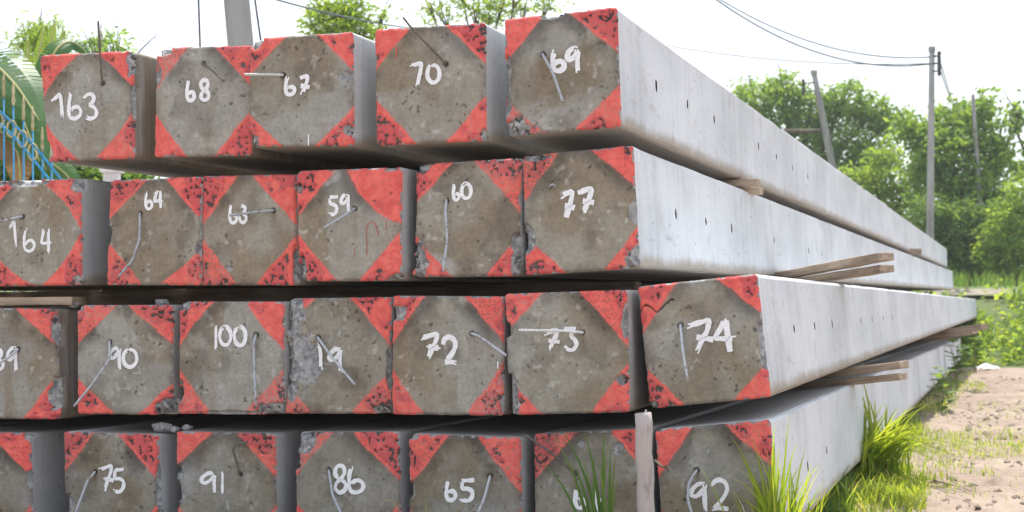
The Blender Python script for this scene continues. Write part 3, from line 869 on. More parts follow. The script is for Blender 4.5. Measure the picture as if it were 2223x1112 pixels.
            angs = [0, 45, 90, 135, 180, 225, 270, 315]
            jj = [rnd.uniform(0.8, 1.2) for _ in angs]
            inn = [(al + ry * math.cos(math.radians(a)) * j, fr + rz * math.sin(math.radians(a)) * j) for a, j in zip(angs, jj)]
            i1 = [addv(*o) for o in inn]
            i2 = [addv(al + (o[0] - al) * 0.8, fr + (o[1] - fr) * 0.9, 0.11) for o in inn]
            ce = addv(al, fr, 0.115)
            pk_ = [NVv[k_ - nv] for k_ in i1 + i2 + [ce]]
            hm_ = np_mesh('form_hole', np.array(pk_), [np.array([(e, (e + 1) % 8, 8 + (e + 1) % 8, 8 + e) for e in range(8)]), np.array([(8 + e, 8 + (e + 1) % 8, 16) for e in range(8)])])
            link('form_hole', hm_, M['hole'], root)
            for e in range(8):
                g = (e + 1) % 8
                Qs.append((oi[e], oi[g], i1[g], i1[e]))
            cur = a1
        Qs.append((addv(cur, 0), addv(LEN - 0.02, 0), addv(LEN - 0.02, 1), addv(cur, 1)))
        VV = np.concatenate([VV, NVv]); hatt = np.concatenate([hatt, NH])
    me = np_mesh('shaft', VV, [np.array(Qs), np.array(Tt)], False, {'h': hatt, 'dirt': np.full(len(VV), p['dirt'])})
    link('shaft', me, M['shaft'], root)
    # ---- hand painted digits
    for d in p['digits']:
        kind, xa, ya, xb, yb = d
        mb = MB()
        wd = 0.0122 if p['row'] != R2 else 0.0102
        if num in ('74', '77', '69', '72'): wd = 0.0148
        if kind == '1' : wd *= 0.75
        for stroke in DIG[kind]:
            pts = []
            for (sx, sy) in stroke:
                g = lpx(xa + (xb - xa) * sx + rnd.uniform(-.6, .6), ya + (yb - ya) * sy + rnd.uniform(-.6, .6))
                pts.append((g[0], g[2]))
            ribbon(mb, pts, wd, -0.0012, rnd=rnd)
        link('painted_digit', mb.mesh('painted_digit'), M['white'], root)
    for key, mt in (('tick', 'white'), ('drip', 'red')):
        if key in p:
            mb = MB(); g = [lpx(*x) for x in p[key]]
            ribbon(mb, [(a[0], a[2]) for a in g], 0.0035, -0.0012, rnd=rnd)
            link('painted_mark', mb.mesh('painted_mark'), M[mt], root)
    if num == '59':
        for pl in (((797,556),(795,500),(800,484),(810,480),(817,492),(822,515)), ((838,478),(838,500)), ((770,540),(770,558))):
            mb = MB(); g = [lpx(*x) for x in pl]
            ribbon(mb, [(a[0], a[2]) for a in g], 0.0032, -0.0012, rnd=rnd)
            link('painted_mark', mb.mesh('painted_mark'), M['faintred'], root)
    if num == '67':
        mb = MB(); g = [lpx(*x) for x in ((670,292),(670,316))]
        ribbon(mb, [(a[0], a[2]) for a in g], 0.0035, -0.0012, rnd=rnd)
        link('painted_mark', mb.mesh('painted_mark'), M['white'], root)
    # ---- steel
    if p['bar']:
        B = p['bar']; n = len(B)
        dd = np.r_[0, np.cumsum([math.dist(B[i], B[i + 1]) for i in range(n - 1)])]; dd /= dd[-1]
        pts = [lpx(x, y, -0.02 if i == 0 else 0.008 + 0.040 * dd[i]) for i, (x, y) in enumerate(B)]
        pts.insert(1, lpx(B[0][0], B[0][1], 0.006))
        tq = np.linspace(0, 1, 14)
        pd = np.r_[0, np.cumsum(np.linalg.norm(np.diff(pts, axis=0), axis=1))]; pd /= pd[-1]
        PP = np.stack([np.interp(tq, pd, np.array(pts)[:, i]) for i in range(3)], -1)
        br = 0.0034 if p.get('barm') == 'rust' else 0.0040
        mb = MB(); mb.tube(PP, br, 8)
        link('steel_bar', mb.mesh('steel_bar', True), M[p.get('barm', 'steel')], root)
    if p.get('hook'):
        hx, hy = p['hook']
        mb = MB(); mb.tube([lpx(hx - 4, hy + 4, -0.01), lpx(hx - 5, hy, 0.012), lpx(hx, hy - 5, 0.02), lpx(hx + 6, hy - 3, 0.016), lpx(hx + 6, hy + 4, 0.008)], 0.003, 6)
        link('steel_bar', mb.mesh('steel_bar', True), M['steel'], root)
    if num == '163':
        for (a, b) in (((299, 112), (372, 44)), ((300, 110), (358, 74))):
            mb = MB(); mb.tube([at(a[0], a[1] + 4, 5.6) - 0, at(a[0] + 30, a[1] - 26, 5.62), at(b[0], b[1], 5.7)], [0.004, 0.003, 0.0015], 6)
            o = link('steel_bar', None or np_mesh('steel_bar', np.array([loc(x) for x in np.concatenate(mb.v)]), [np.concatenate(mb.q), np.concatenate(mb.t)], True), M['steel'], root)
            o['label'] = 'thin grey wire end rising behind the top edge'
    return root

ROOTS = {}
for k, p in enumerate(P_):
    ROOTS[(p['row'], p['num'])] = build_pile(k, p)

# ------------------------------------------------------------------ timber between the rows
def plank(a, b, thick, wide, label, roll=0.0, group='timber battens between the pile rows'):
    """rough sawn batten from a to b (world), thick high, wide deep, with worn ends"""
    a = np.asarray(a, float); b = np.asarray(b, float)
    ax = b - a; Ln = np.linalg.norm(ax); ax /= Ln
    side = np.cross([0, 0, 1.0], ax); side /= np.linalg.norm(side); up = np.cross(ax, side)
    rot = math.atan2(ax[1], ax[0])
    nst = max(4, int(Ln / 0.08))
    r = random.Random(int(Ln * 1000) + int(abs(a[0]) * 977))
    V = []
    for i in range(nst + 1):
        x = Ln * i / nst
        for (j, k) in ((-1, -1), (1, -1), (1, 1), (-1, 1)):
            V.append((x + (r.uniform(-.004, .004) if i in (0, nst) else 0), j * wide / 2 + r.uniform(-.0015, .0015), k * thick / 2 + r.uniform(-.0012, .0012)))
    Q = [(i * 4 + k, i * 4 + (k + 1) % 4, (i + 1) * 4 + (k + 1) % 4, (i + 1) * 4 + k) for i in range(nst) for k in range(4)]
    Q += [(3, 2, 1, 0), tuple(nst * 4 + k for k in range(4))]
    me = np_mesh('timber_batten', V, np.array(Q))
    o = link('timber_batten', me, M['timber'])
    from mathutils import Matrix
    o.matrix_world = Matrix(((ax[0], side[0], up[0], a[0]), (ax[1], side[1], up[1], a[1]), (ax[2], side[2], up[2], a[2]), (0, 0, 0, 1)))
    md = o.modifiers.new('edge', 'BEVEL'); md.width = 0.002; md.segments = 1
    return tag(o, label, 'timber batten', group)

def across(px, py, Y, length, dz=0.0):
    """from the visible right end at a pixel, back to the left along the rows"""
    e = at(px, py, Y)
    return e - UV * length + np.array([0, 0, dz]), e

plank(*across(1648, 397, 5.95, 3.0, -0.02), 0.03, 0.07, 'timber batten under the pale side of pile 69, upper board of the near pair')
plank(*across(1655, 415, 6.05, 3.0, -0.02), 0.028, 0.07, 'timber batten under the pale side of pile 69, lower board of the near pair')
plank(*across(2001, 547, 16.3, 2.1), 0.07, 0.12, 'short timber batten end near the far end of the two upper piles')
plank(at(1660, 606, 6.75), at(1923, 557, 5.75), 0.030, 0.07, 'long tilted batten above pile 74, the higher one of two')
plank(at(1700, 617, 6.6), at(1925, 583, 5.85), 0.028, 0.07, 'long tilted batten above pile 74, the lower one of two')
plank(at(1640, 834, 6.6), at(1964, 791, 6.15), 0.030, 0.09, 'timber batten wedged between piles 74 and 92, upper board with lit top edge')
plank(at(1640, 850, 6.6), at(1961, 817, 6.2), 0.030, 0.09, 'timber batten wedged between piles 74 and 92, lower board with lit top edge')
plank(at(1900, 745, 15.8), at(2138, 709, 14.8), 0.055, 0.12, 'dark timber batten sticking out under the far end of pile 74, upper board')
plank(at(1900, 757, 16.0), at(2118, 719, 15.2), 0.055, 0.12, 'dark timber batten sticking out under the far end of pile 74, lower board')
plank(at(-60, 656, 4.98), at(172, 653, 4.86), 0.028, 0.08, 'short pale timber batten lying on top of pile 89')

def blocker_batten(a, u0, u1, z0, z1, th, label):  # battens added to stop daylight showing through between the rows
    p0 = DV * (CPL + a) + UV * u0; p1 = DV * (CPL + a) + UV * u1
    plank((p0[0], p0[1], z0), (p1[0], p1[1], z1), th, 0.09, label)
blocker_batten(1.3, -4.1, -1.30, .738, .776, .066, 'added light-blocking batten deep in the gap above the third row')
blocker_batten(1.5, -4.1, -0.95, .285, .395, .045, 'added light-blocking batten deep in the gap above the bottom row')
blocker_batten(1.2, -2.9, -1.35, 1.175, 1.195, .035, 'added light-blocking batten deep in the gap below the top row')
# unseen piles carry the stack on leftwards and keep daylight out of it
for rt, num_, step in ((R2, '164', -0.40), (R3, '89', -0.41), (R4, '', -0.42)):
    src = ROOTS[(rt, num_)]
    for j in (1, 2, 3):
        c = src.copy(); COL.objects.link(c)
        c.location = src.location + Vector(UV * step * j) + Vector((0, 0, -0.004 * j))
        c['label'] = f'{("first", "second", "third")[j - 1]} further pile to the left of the {rt}, past the photo edge'
        for ch in src.children:
            if ch.name.split('.')[0] in ('shaft', 'end_face', 'painted_corner'):
                d = ch.copy(); COL.objects.link(d); d.parent = c

# ------------------------------------------------------------------ rubble
def chunk(px, py, wpx, Y, seed, label):
    r = np.random.default_rng(seed)
    sc = wpx / F * Y / 2
    ph = (1 + 5 ** 0.5) / 2
    V = np.array([(-1, ph, 0), (1, ph, 0), (-1, -ph, 0), (1, -ph, 0), (0, -1, ph), (0, 1, ph), (0, -1, -ph), (0, 1, -ph), (ph, 0, -1), (ph, 0, 1), (-ph, 0, -1), (-ph, 0, 1)], float) / 1.9
    V *= r.uniform(0.6, 1.25, V.shape) * np.array([1.0, 0.8, 0.62]) * sc
    T = [(0, 11, 5), (0, 5, 1), (0, 1, 7), (0, 7, 10), (0, 10, 11), (1, 5, 9), (5, 11, 4), (11, 10, 2), (10, 7, 6), (7, 1, 8), (3, 9, 4), (3, 4, 2), (3, 2, 6), (3, 6, 8), (3, 8, 9), (4, 9, 5), (2, 4, 11), (6, 2, 10), (8, 6, 7), (9, 8, 1)]
    o = link('concrete_chunk', np_mesh('concrete_chunk', V, np.array(T)), M['rubble'], None, at(px, py, Y))
    tag(o, label, 'concrete chunk', 'loose concrete chunks on the piles')
chunk(352, 657, 34, 4.72, 1, 'flat grey concrete chunk on top of pile 90')
chunk(160, 661, 30, 4.85, 2, 'tilted grey concrete chunk at the upper left corner of pile 90')
chunk(352, 929, 46, 4.70, 3, 'largest concrete chunk on top of pile 75')
chunk(379, 932, 24, 4.70, 4, 'small angular concrete chunk right beside the largest one')
chunk(406, 928, 26, 4.68, 5, 'pointed concrete chunk at the upper left of pile 91')

# ------------------------------------------------------------------ stake
st = empty('wooden_stake', (*at(1408, 1245, 3.86)[:2], ground_z(*at(1408, 1245, 3.86)[:2])))
base = np.array(st.location)
top = at(1396, 897, 3.86) - base
mb = MB(); nS = 14
pts = [top * i / (nS - 1) * 1.0 + np.array([0.002 * math.sin(i * 1.7), 0, 0]) for i in range(nS)]
pts[0] = pts[0] - np.array([0, 0, 0.05])
mb.tube(pts, [0.0235 - 0.0012 * i / nS + 0.0006 * math.sin(i * 2.3) for i in range(nS)], 16)
link('trunk', mb.mesh('trunk', True), M['stake'], st)
mb = MB()
mb.tube([at(1422, 1000, 3.84) - base, at(1436, 1012, 3.80) - base, at(1446, 1016, 3.78) - base, at(1452, 1024, 3.78) - base], [0.004, 0.003, 0.0025, 0.001], 6)
mb.tube([at(1440, 1013, 3.80) - base, at(1450, 1010, 3.76) - base], [0.0025, 0.001], 6)
link('twig', mb.mesh('twig', True), M['twig'], st)
mb = MB()
mb.tube([at(1398, 903, 3.86) - base, at(1402, 893, 3.86) - base, at(1403, 889, 3.86) - base], [0.003, 0.003, 0.001], 5)
link('splinter', mb.mesh('splinter'), M['stake'], st)
tag(st, 'grey wooden stake standing upright between piles 66 and 92', 'wooden stake')

# ------------------------------------------------------------------ grass
def blade(mb, base, tip, width, bend, seg=6, tint=0.5, side=None):
    base = np.asarray(base, float); tip = np.asarray(tip, float)
    mid = (base + tip) / 2 + np.asarray(bend)
    t = np.linspace(0, 1, seg)[:, None]
    C = (1 - t) ** 2 * base + 2 * t * (1 - t) * mid + t * t * tip
    if side is None:
        side = np.array([1.0, 0.15, 0])
    wv = width * np.clip(1.15 * (1 - t[:, 0] ** 2.2), 0.03, 1) * np.clip(0.55 + t[:, 0] * 2, 0, 1)
    fold = np.array([0, 1, 0]) * 0.25
    V = []
    for c, w_ in zip(C, wv):
        V += [c - side * w_ / 2 + fold * w_, c + np.array([0, 0, 0]), c + side * w_ / 2 + fold * w_]
    Q = []
    for i in range(seg - 1):
        for k in range(2):
            Q.append((i * 3 + k, i * 3 + k + 1, (i + 1) * 3 + k + 1, (i + 1) * 3 + k))
    mb.add(V, Q, None, np.clip(tint + 0.25 * np.repeat(t[:, 0], 3) - 0.05, 0, 1))

def gbase(px, Y, dy=0):
    x = (px - CX) / F * Y
    return np.array([x, Y, float(ground_zn(x, Y))])

def clump(name, label, tips, cx, Y, spread, width, mat, n_fill, fill_h, seed, drymat=None, group='grass tufts growing along the stack'):
    r = random.Random(seed)
    b0 = gbase(cx, Y)
    root = empty(name, b0)
    mb = MB()
    for (tx, ty, tY) in tips:
        bb = np.array([r.uniform(-spread, spread) * 0.6, r.uniform(-spread, spread) * 0.6, 0])
        tp = at(tx, ty, tY) - b0
        dirx = np.array([tp[0], tp[1], 0])
        blade(mb, bb, tp, width * r.uniform(.8, 1.15), -dirx * 0.22 + np.array([0, 0, 0.12 * tp[2] + 0.3 * np.linalg.norm(dirx)]), 8, r.uniform(.3, .8))
    for i in range(n_fill):
        an = r.uniform(0, 6.283); h = fill_h * r.uniform(0.35, 1.0); ln = r.uniform(0.1, 0.55) * h
        bb = np.array([r.gauss(0, spread * .6), r.gauss(0, spread * .6), -0.01])
        d = np.array([math.cos(an), math.sin(an), 0])
        sd = np.array([-d[1], d[0], 0]) if r.random() < 0.6 else np.array([1, 0.2, 0])
        blade(mb, bb, bb + d * ln + np.array([0, 0, h]), width * r.uniform(.5, 1.0), -d * ln * 0.25 + np.array([0, 0, h * 0.1]), 6, r.uniform(0, .85), sd)
    link('blades', mb.mesh('blades', True), mat, root)
    if drymat:
        mb = MB()
        for i in range(drymat):
            an = r.uniform(0, 6.283); h = fill_h * r.uniform(0.3, 0.9); ln = r.uniform(0.3, 0.8) * h
            bb = np.array([r.gauss(0, spread * .6), r.gauss(0, spread * .6), -0.01]); d = np.array([math.cos(an), math.sin(an), 0])
            blade(mb, bb, bb + d * ln + np.array([0, 0, h * .8]), width * 0.4, np.array([0, 0, h * 0.3]), 6, r.uniform(0, 1))
        link('dry_blades', mb.mesh('dry_blades', True), M['dry'], root)
    return tag(root, label, 'grass tuft', group)

rg = random.Random(5)
tipsA = [(x + rg.uniform(-6, 6), y, 3.9 + rg.uniform(-.12, .1)) for x, y in
         ((1583, 943), (1597, 985), (1630, 952), (1646, 975), (1661, 984), (1676, 920), (1692, 962), (1714, 893), (1738, 955), (1752, 972), (1772, 1010),
          (1590, 1040), (1605, 1085), (1575, 1060), (1700, 1000), (1726, 1015), (1660, 1030), (1640, 1050), (1625, 1010), (1760, 1050), (1780, 1075), (1610, 1020), (1684, 950))]
clump('grass_tuft', 'tall bright yellow-green grass tuft in front of the right corner of pile 92', tipsA, 1695, 3.93, 0.06, 0.0085, M['grass'], 130, 0.34, 1, 10)
tipsB = [(x, y, 3.85 + rg.uniform(-.1, .1)) for x, y in ((1213, 925), (1267, 927), (1310, 932), (1318, 968), (1325, 962), (1290, 975), (1203, 952), (1172, 1000), (1240, 1000), (1337, 985), (1345, 1030), (1300, 1000), (1262, 985))]
clump('grass_tuft', 'dark green grass tuft in shade in front of pile 66', tipsB, 1305, 3.86, 0.05, 0.0105, M['dkgrass'], 26, 0.26, 2, 12)
tipsC = [(x, y, Yt) for x, y, Yt in ((1838, 832, 6.9), (1843, 812, 6.9), (1820, 870, 6.8), (1800, 905, 6.7), (1795, 922, 6.7), (1850, 845, 6.9), (1868, 870, 6.9), (1900, 868, 6.9), (1878, 880, 6.8), (1912, 900, 6.6),
          (1980, 880, 6.4), (1965, 905, 6.3), (2010, 875, 6.5), (2040, 955, 6.1), (2070, 955, 6.0), (2130, 972, 5.9), (2150, 1000, 5.9), (2165, 985, 6.0), (2100, 1020, 5.9), (2020, 925, 6.3), (1945, 895, 6.5), (2060, 985, 6.0), (2090, 1000, 5.95), (2000, 960, 6.1), (1985, 930, 6.2), (2180, 1010, 6.0), (1930, 870, 6.7))]
tipsC = tipsC + [(x + rg.uniform(-30, 30), y + rg.uniform(-8, 26), Yt) for _ in range(3) for x, y, Yt in tipsC]
clump('grass_tuft', 'large spreading grass tuft against the pale side of pile 92', tipsC, 1890, 6.55, 0.14, 0.0105, M['grass'], 330, 0.24, 3, 20)
tipsC2 = [(x, y, Yt) for x, y, Yt in ((1826, 850, 7.0), (1835, 828, 7.0), (1847, 815, 7.0), (1857, 850, 7.0), (1865, 880, 7.0), (1815, 890, 6.9), (1880, 870, 7.0), (1808, 930, 6.8))]
clump('grass_tuft', 'upright dark green grass tuft below the wedged battens', tipsC2, 1848, 6.9, 0.05, 0.010, M['dkgrass'], 90, 0.26, 4, 6)
tipsD = [(920, 1078, 3.9), (934, 1100, 3.88), (912, 1108, 3.9)]
clump('grass_tuft', 'few bright grass blades poking up in front of pile 65', tipsD, 940, 3.9, 0.015, 0.006, M['grass'], 3, 0.08, 6)
# dry curled stalks
for (pl, lab) in ((((880, 1150), (868, 1110), (855, 1091), (838, 1086), (826, 1088)), 'dry curled stalk in front of pile 86'), (((975, 1160), (985, 1112), (995, 1107), (1004, 1098)), 'short dry stalk in front of pile 65')):
    b0 = gbase(pl[0][0], 3.9); mb = MB()
    mb.tube([np.zeros(3)] + [at(x, y, 3.88) - b0 for x, y in pl], [0.002] * len(pl) + [0.001], 5)
    o = link('dry_stalk', mb.mesh('dry_stalk', True), M['dry'], None, b0)
    tag(o, lab, 'dry stalk')

# short ground cover
def turf(name, label, spots, mat, width, seed, dens=1.0):
    r = random.Random(seed); mb = MB()
    for (x0, x1, y0, y1, n, h0, h1) in spots:
        for i in range(int(n * dens)):
            px = r.uniform(x0, x1); py = r.triangular(y0, y1, (y0 + y1) / 2)
            Yg = 0.80 * F / (py - HY)
            for _ in range(3):
                x = (px - CX) / F * Yg
                Yg = (H - float(ground_z(x, Yg))) * F / (py - HY)
            x = (px - CX) / F * Yg
            if vnoise(x * 4, Yg * 2, seed) < 0.34: continue
            z = float(ground_zn(x, Yg)); an = r.uniform(0, 6.283); h = r.uniform(h0, h1)
            d = np.array([math.cos(an), math.sin(an), 0]); ln = h * r.uniform(.3, 1.2)
            blade(mb, (x, Yg, z - 0.004), np.array([x, Yg, z + h]) + d * ln, width * r.uniform(.6, 1.2), np.array([0, 0, h * .35]), 4, r.uniform(0, 1), np.array([-d[1], d[0], 0]))
    return tag(link(name, mb.mesh(name, True), mat), label, kind='stuff')
turf('short_grass', 'short bright grass patches on the sandy ground', ((1770, 2010, 1030, 1135, 900, .02, .06), (1960, 2240, 925, 1010, 420, .02, .05), (2030, 2140, 822, 860, 260, .02, .06), (1985, 2060, 870, 915, 110, .03, .07), (1860, 2160, 1000, 1075, 260, .015, .04), (2120, 2223, 840, 930, 60, .015, .04), (2000, 2223, 1020, 1110, 60, .01, .03)), M['grass'], 0.0042, 11, 3.0)
turf('shaded_grass', 'dark green grass along the foot of pile 92', ((1750, 1850, 960, 1140, 900, .03, .10), (1850, 2000, 880, 985, 380, .03, .09), (1990, 2080, 800, 880, 240, .04, .12)), M['dkgrass'], 0.005, 12, 2.0)
turf('verge_grass', 'continuous fresh green verge along the foot of pile 92', ((1770, 1900, 1000, 1135, 500, .05, .14), (1880, 2010, 905, 1000, 420, .05, .13), (1985, 2075, 830, 905, 300, .05, .13), (2040, 2110, 790, 840, 200, .05, .14)), M['grass'], 0.006, 14, 0.7)
turf('front_grass', 'thin dark grass in front of the lowest piles', ((-400, 1700, 1240, 1330, 900, .03, .09),), M['dkgrass'], 0.007, 13)

r_ = np.random.default_rng(31); mb = MB()
for i in range(2200):
    yy = r_.uniform(5, 19); px = r_.uniform(1800, 2260); xx = (px - CX) / F * yy
    if vnoise(xx * 2.2, yy * 1.1, 71) < .45: continue
    uu_ = xx * CT - yy * ST; aa_ = xx * ST + yy * CT - CPL
    if uu_ < -0.45: continue
    sz = .004 + .015 * r_.random() ** 3 * (1 + yy * .05)
    O = np.array([(1, 0, 0), (0, 1, 0), (-1, 0, 0), (0, -1, 0), (.1, .1, .8), (.7, .7, .35), (-.7, .6, .4), (-.6, -.7, .3), (.6, -.7, .45)]) * r_.uniform(.7, 1.3, (9, 3)) * sz
    O = O + np.array([xx, yy, float(ground_zn(xx, yy)) - sz * .1])
    mb.add(O, None, [(0, 5, 4), (5, 1, 4), (1, 6, 4), (6, 2, 4), (2, 7, 4), (7, 3, 4), (3, 8, 4), (8, 0, 4), (0, 1, 5), (1, 2, 6), (2, 3, 7), (3, 0, 8)], r_.random())
M['clod'] = mat_simple('dark_clods', (0.16, 0.125, 0.10), (0.30, 0.24, 0.195), 30)
tag(link('soil_clods', mb.mesh('soil_clods'), M['clod']), 'small dark soil clods scattered over the sand', kind='stuff')

# ------------------------------------------------------------------ leaves
def leaf_quads(C, size, rs, droop=0.3, aspect=0.42, tint=None, flat=0.5):
    """rhombic leaves bent along their midrib: C (n,3) bases, size (n,)"""
    n = len(C)
    an = rs.uniform(0, 2 * np.pi, n); el = rs.normal(-droop, flat, n)
    d = np.stack([np.cos(an) * np.cos(el), np.sin(an) * np.cos(el), np.sin(el)], -1)
    rv = rs.normal(size=(n, 3)); s = np.cross(d, rv); s /= np.linalg.norm(s, axis=1)[:, None] + 1e-9
    up = np.cross(s, d)
    size = size[:, None]
    p0 = C; p1 = C + d * size * .5 + s * size * aspect * .5 + up * size * .06; p3 = C + d * size * .5 - s * size * aspect * .5 + up * size * .06
    p2 = C + d * size
    V = np.stack([p0, p1, p2, p3], 1).reshape(-1, 3)
    Q = (np.arange(n) * 4)[:, None] + np.arange(4)
    if tint is None: tint = np.clip(rs.normal(.45, .25, n), 0, 1)
    return V, Q, np.repeat(tint, 4)

def crown_mesh(name, clumps, leaf, per_twig, rs, droop=.3, aspect=.42, twig=None, base=np.zeros(3)):
    """clumps: (centre, radii, number of twigs)"""
    Cs = []; Ts = []
    twig = twig or leaf * 2.2
    for c, rad, nt_ in clumps:
        d = rs.normal(size=(nt_, 3)); d /= np.linalg.norm(d, axis=1)[:, None]
        r = rs.uniform(.25, 1.0, nt_) ** 0.5
        tw = np.asarray(c) + d * r[:, None] * np.asarray(rad)
        tt = np.clip(rs.normal(.45, .2, nt_), 0, 1)
        k = per_twig
        ax = d + rs.normal(size=(nt_, 3)) * .5; ax[:, 2] *= .5; ax /= np.linalg.norm(ax, axis=1)[:, None]
        pos = tw[:, None, :] + ax[:, None, :] * rs.uniform(-.5, .8, (nt_, k))[..., None] * twig + rs.normal(size=(nt_, k, 3)) * twig * .16
        Cs.append(pos.reshape(-1, 3)); Ts.append(np.clip(np.repeat(tt, k) + rs.normal(0, .12, nt_ * k), 0, 1))
    C = np.concatenate(Cs) - base; T = np.concatenate(Ts)
    V, Q, ti = leaf_quads(C, leaf * rs.uniform(.6, 1.25, len(C)), rs, droop, aspect, T)
    return np_mesh(name, V, Q, False, {'tint': ti})

def tree(name, label, cat, clumps_px, Y, leaf, per_twig, mat, seed, trunk_px, trunk_r=.12, droop=.3, aspect=.42, dens=1.0, group=None, thick=.8, twig=None, ground=None):
    """clumps_px: (px, py, rx_px, ry_px, twigs) at depth Y; trunk_px: column of the trunk"""
    rs = np.random.default_rng(seed); r = random.Random(seed)
    bx = (trunk_px - CX) / F * Y
    b = np.array([bx, Y, float(ground_z(bx, Y)) if ground is None else ground])
    root = empty(name, b)
    k = Y / F
    cl = []
    for (px, py, rx, ry, n) in clumps_px:
        c = at(px, py, Y + r.uniform(-thick, thick) * rx * k * .6)
        cl.append((c, (rx * k, max(rx, ry) * k * thick, ry * k), int(n * dens)))
    link('crown', crown_mesh('crown', cl, leaf, per_twig, rs, droop, aspect, twig, b), mat, root)
    mb = MB()
    hi = max(c[0][2] for c in cl); lo = min(c[0][2] for c in cl)
    ft = np.array([cl[0][0][0] * .3 + b[0] * .7, Y, (b[2] * .45 + lo * .55) if lo > b[2] + .6 else b[2] + .5 * (hi - b[2])])
    mb.tube([np.array([0, 0, -.2]), (ft - b) * .5 + np.array([r.uniform(-.1, .1), 0, 0]), ft - b], [trunk_r, trunk_r * .85, trunk_r * .7], 8)
    for c, rad, n in cl:
        e = np.asarray(c) - b; s = ft - b
        m_ = (e + s) / 2 + np.array([r.uniform(-.2, .2), r.uniform(-.2, .2), .12 * np.linalg.norm(e - s)])
        mb.tube([s, m_, e, e + (e - m_) * .5], [trunk_r * .6, trunk_r * .38, trunk_r * .2, trunk_r * .06], 6)
        for _ in range(4):
            tp = e + np.array([r.uniform(-1, 1) * rad[0], r.uniform(-1, 1) * rad[1], r.uniform(-.4, .9) * rad[2]]) * .85
            mb.tube([m_ * .3 + e * .7, (e + tp) / 2 + np.array([0, 0, .05]), tp], [trunk_r * .22, trunk_r * .12, trunk_r * .04], 5)
    link('trunk', mb.mesh('trunk', True), M['bark'], root)
    return tag(root, label, cat, group)

GT = 'trees standing behind the stack'
tree('broad_tree', 'broad feathery green tree behind the leaning pole, rising above the top pile', 'tree',
     ((1640, 215, 60, 40, 170), (1700, 195, 45, 38, 140), (1680, 270, 75, 45, 230), (1760, 240, 60, 50, 220), (1830, 220, 55, 45, 190), (1890, 245, 50, 35, 150), (1925, 270, 45, 30, 110),
      (1750, 320, 75, 45, 230), (1830, 310, 70, 50, 230), (1900, 340, 55, 45, 160), (1700, 350, 70, 40, 150), (1800, 390, 75, 45, 200), (1860, 440, 70, 50, 170), (1760, 450, 80, 50, 120)), 46, 0.17, 9, M['treeleaf'], 21, 1760, .22, group=GT)
tree('pale_bush', 'lighter leafy bush with sky gaps between the leaning pole and the tall pole', 'tree',
     ((1840, 400, 50, 40, 90), (1900, 400, 55, 45, 110), (1960, 430, 45, 45, 90), (1880, 470, 70, 40, 130), (1950, 500, 60, 40, 130), (1985, 370, 35, 40, 60), (1920, 345, 40, 28, 60)), 40, 0.17, 8, M['limeleaf'], 22, 1930, .10, group=GT)
tree('tall_tree', 'tall leafy tree behind the tall utility pole at right', 'tree',
     ((2075, 260, 60, 40, 120), (2130, 235, 35, 28, 60), (2000, 300, 50, 40, 80), (2060, 330, 65, 45, 130), (2120, 310, 55, 45, 110), (2165, 350, 40, 40, 70), (2030, 395, 60, 45, 130), (2110, 400, 65, 50, 140), (2160, 440, 55, 45, 90), (1975, 275, 30, 25, 40), (2180, 320, 20, 20, 16)), 38, 0.22, 7, M['treeleaf'], 23, 2090, .16, droop=.5, group=GT)
tree('dark_bush', 'dense dark bush below the tall tree beside the pile ends', 'bush',
     ((2080, 480, 70, 50, 230), (2050, 540, 60, 45, 200), (2120, 540, 60, 45, 190), (2020, 470, 45, 45, 110), (2150, 490, 50, 50, 140), (1990, 520, 40, 30, 80), (2060, 590, 50, 22, 110), (2130, 590, 50, 20, 110)), 36, 0.15, 9, M['darkleaf'], 24, 2080, .08, group=GT)
tree('lime_bush', 'pale green bush at the right edge above the grassy bank', 'bush',
     ((2190, 480, 45, 50, 120), (2200, 540, 45, 40, 120), (2215, 430, 35, 45, 80), (2160, 560, 40, 30, 70), (2240, 510, 40, 70, 90), (2200, 590, 50, 22, 110), (2170, 520, 40, 40, 110)), 35, 0.14, 9, M['limeleaf'], 25, 2205, .06, group=GT)
tree('edge_tree', 'sprig of leaves reaching in from the right edge against the sky', 'tree',
     ((2205, 240, 22, 18, 18), (2200, 270, 16, 12, 10), (2300, 300, 60, 60, 80), (2215, 370, 20, 22, 16), (2330, 220, 60, 60, 60)), 38, 0.22, 7, M['treeleaf'], 26, 2330, .12, group=GT)
tree('slender_tree', 'bright green bushy treetop behind pile 67', 'tree',
     ((735, 20, 45, 30, 60), (700, 40, 35, 25, 36), (770, 30, 35, 30, 40), (735, 65, 50, 25, 60), (790, 72, 35, 15, 30), (680, 62, 20, 10, 12), (830, 40, 16, 10, 8)), 18, 0.11, 8, M['limeleaf'], 27, 740, .05, droop=-.1, aspect=.28, group=GT)
tree('airy_tree', 'airy tree with thin sprays of leaves above piles 70 and 69', 'tree',
     ((960, 25, 45, 22, 26), (1030, 25, 40, 22, 26), (1085, 15, 45, 18, 30), (1140, 20, 40, 16, 20), (1190, 10, 35, 16, 16), (1060, 50, 30, 16, 18), (930, 15, 15, 10, 6), (1120, -25, 80, 30, 40), (1000, -30, 60, 25, 24)), 20, 0.10, 7, M['limeleaf'], 28, 1150, .05, droop=.0, aspect=.3, group=GT)
tree('bamboo_bush', 'yellow-green feathery treetop at the upper left beyond the banana leaf', 'tree',
     ((85, 75, 45, 28, 60), (110, 100, 40, 25, 50), (60, 105, 40, 20, 40), (110, 130, 40, 30, 50)), 15, 0.09, 8, M['limeleaf'], 29, 90, .05, droop=-.5, aspect=.18, group=GT)
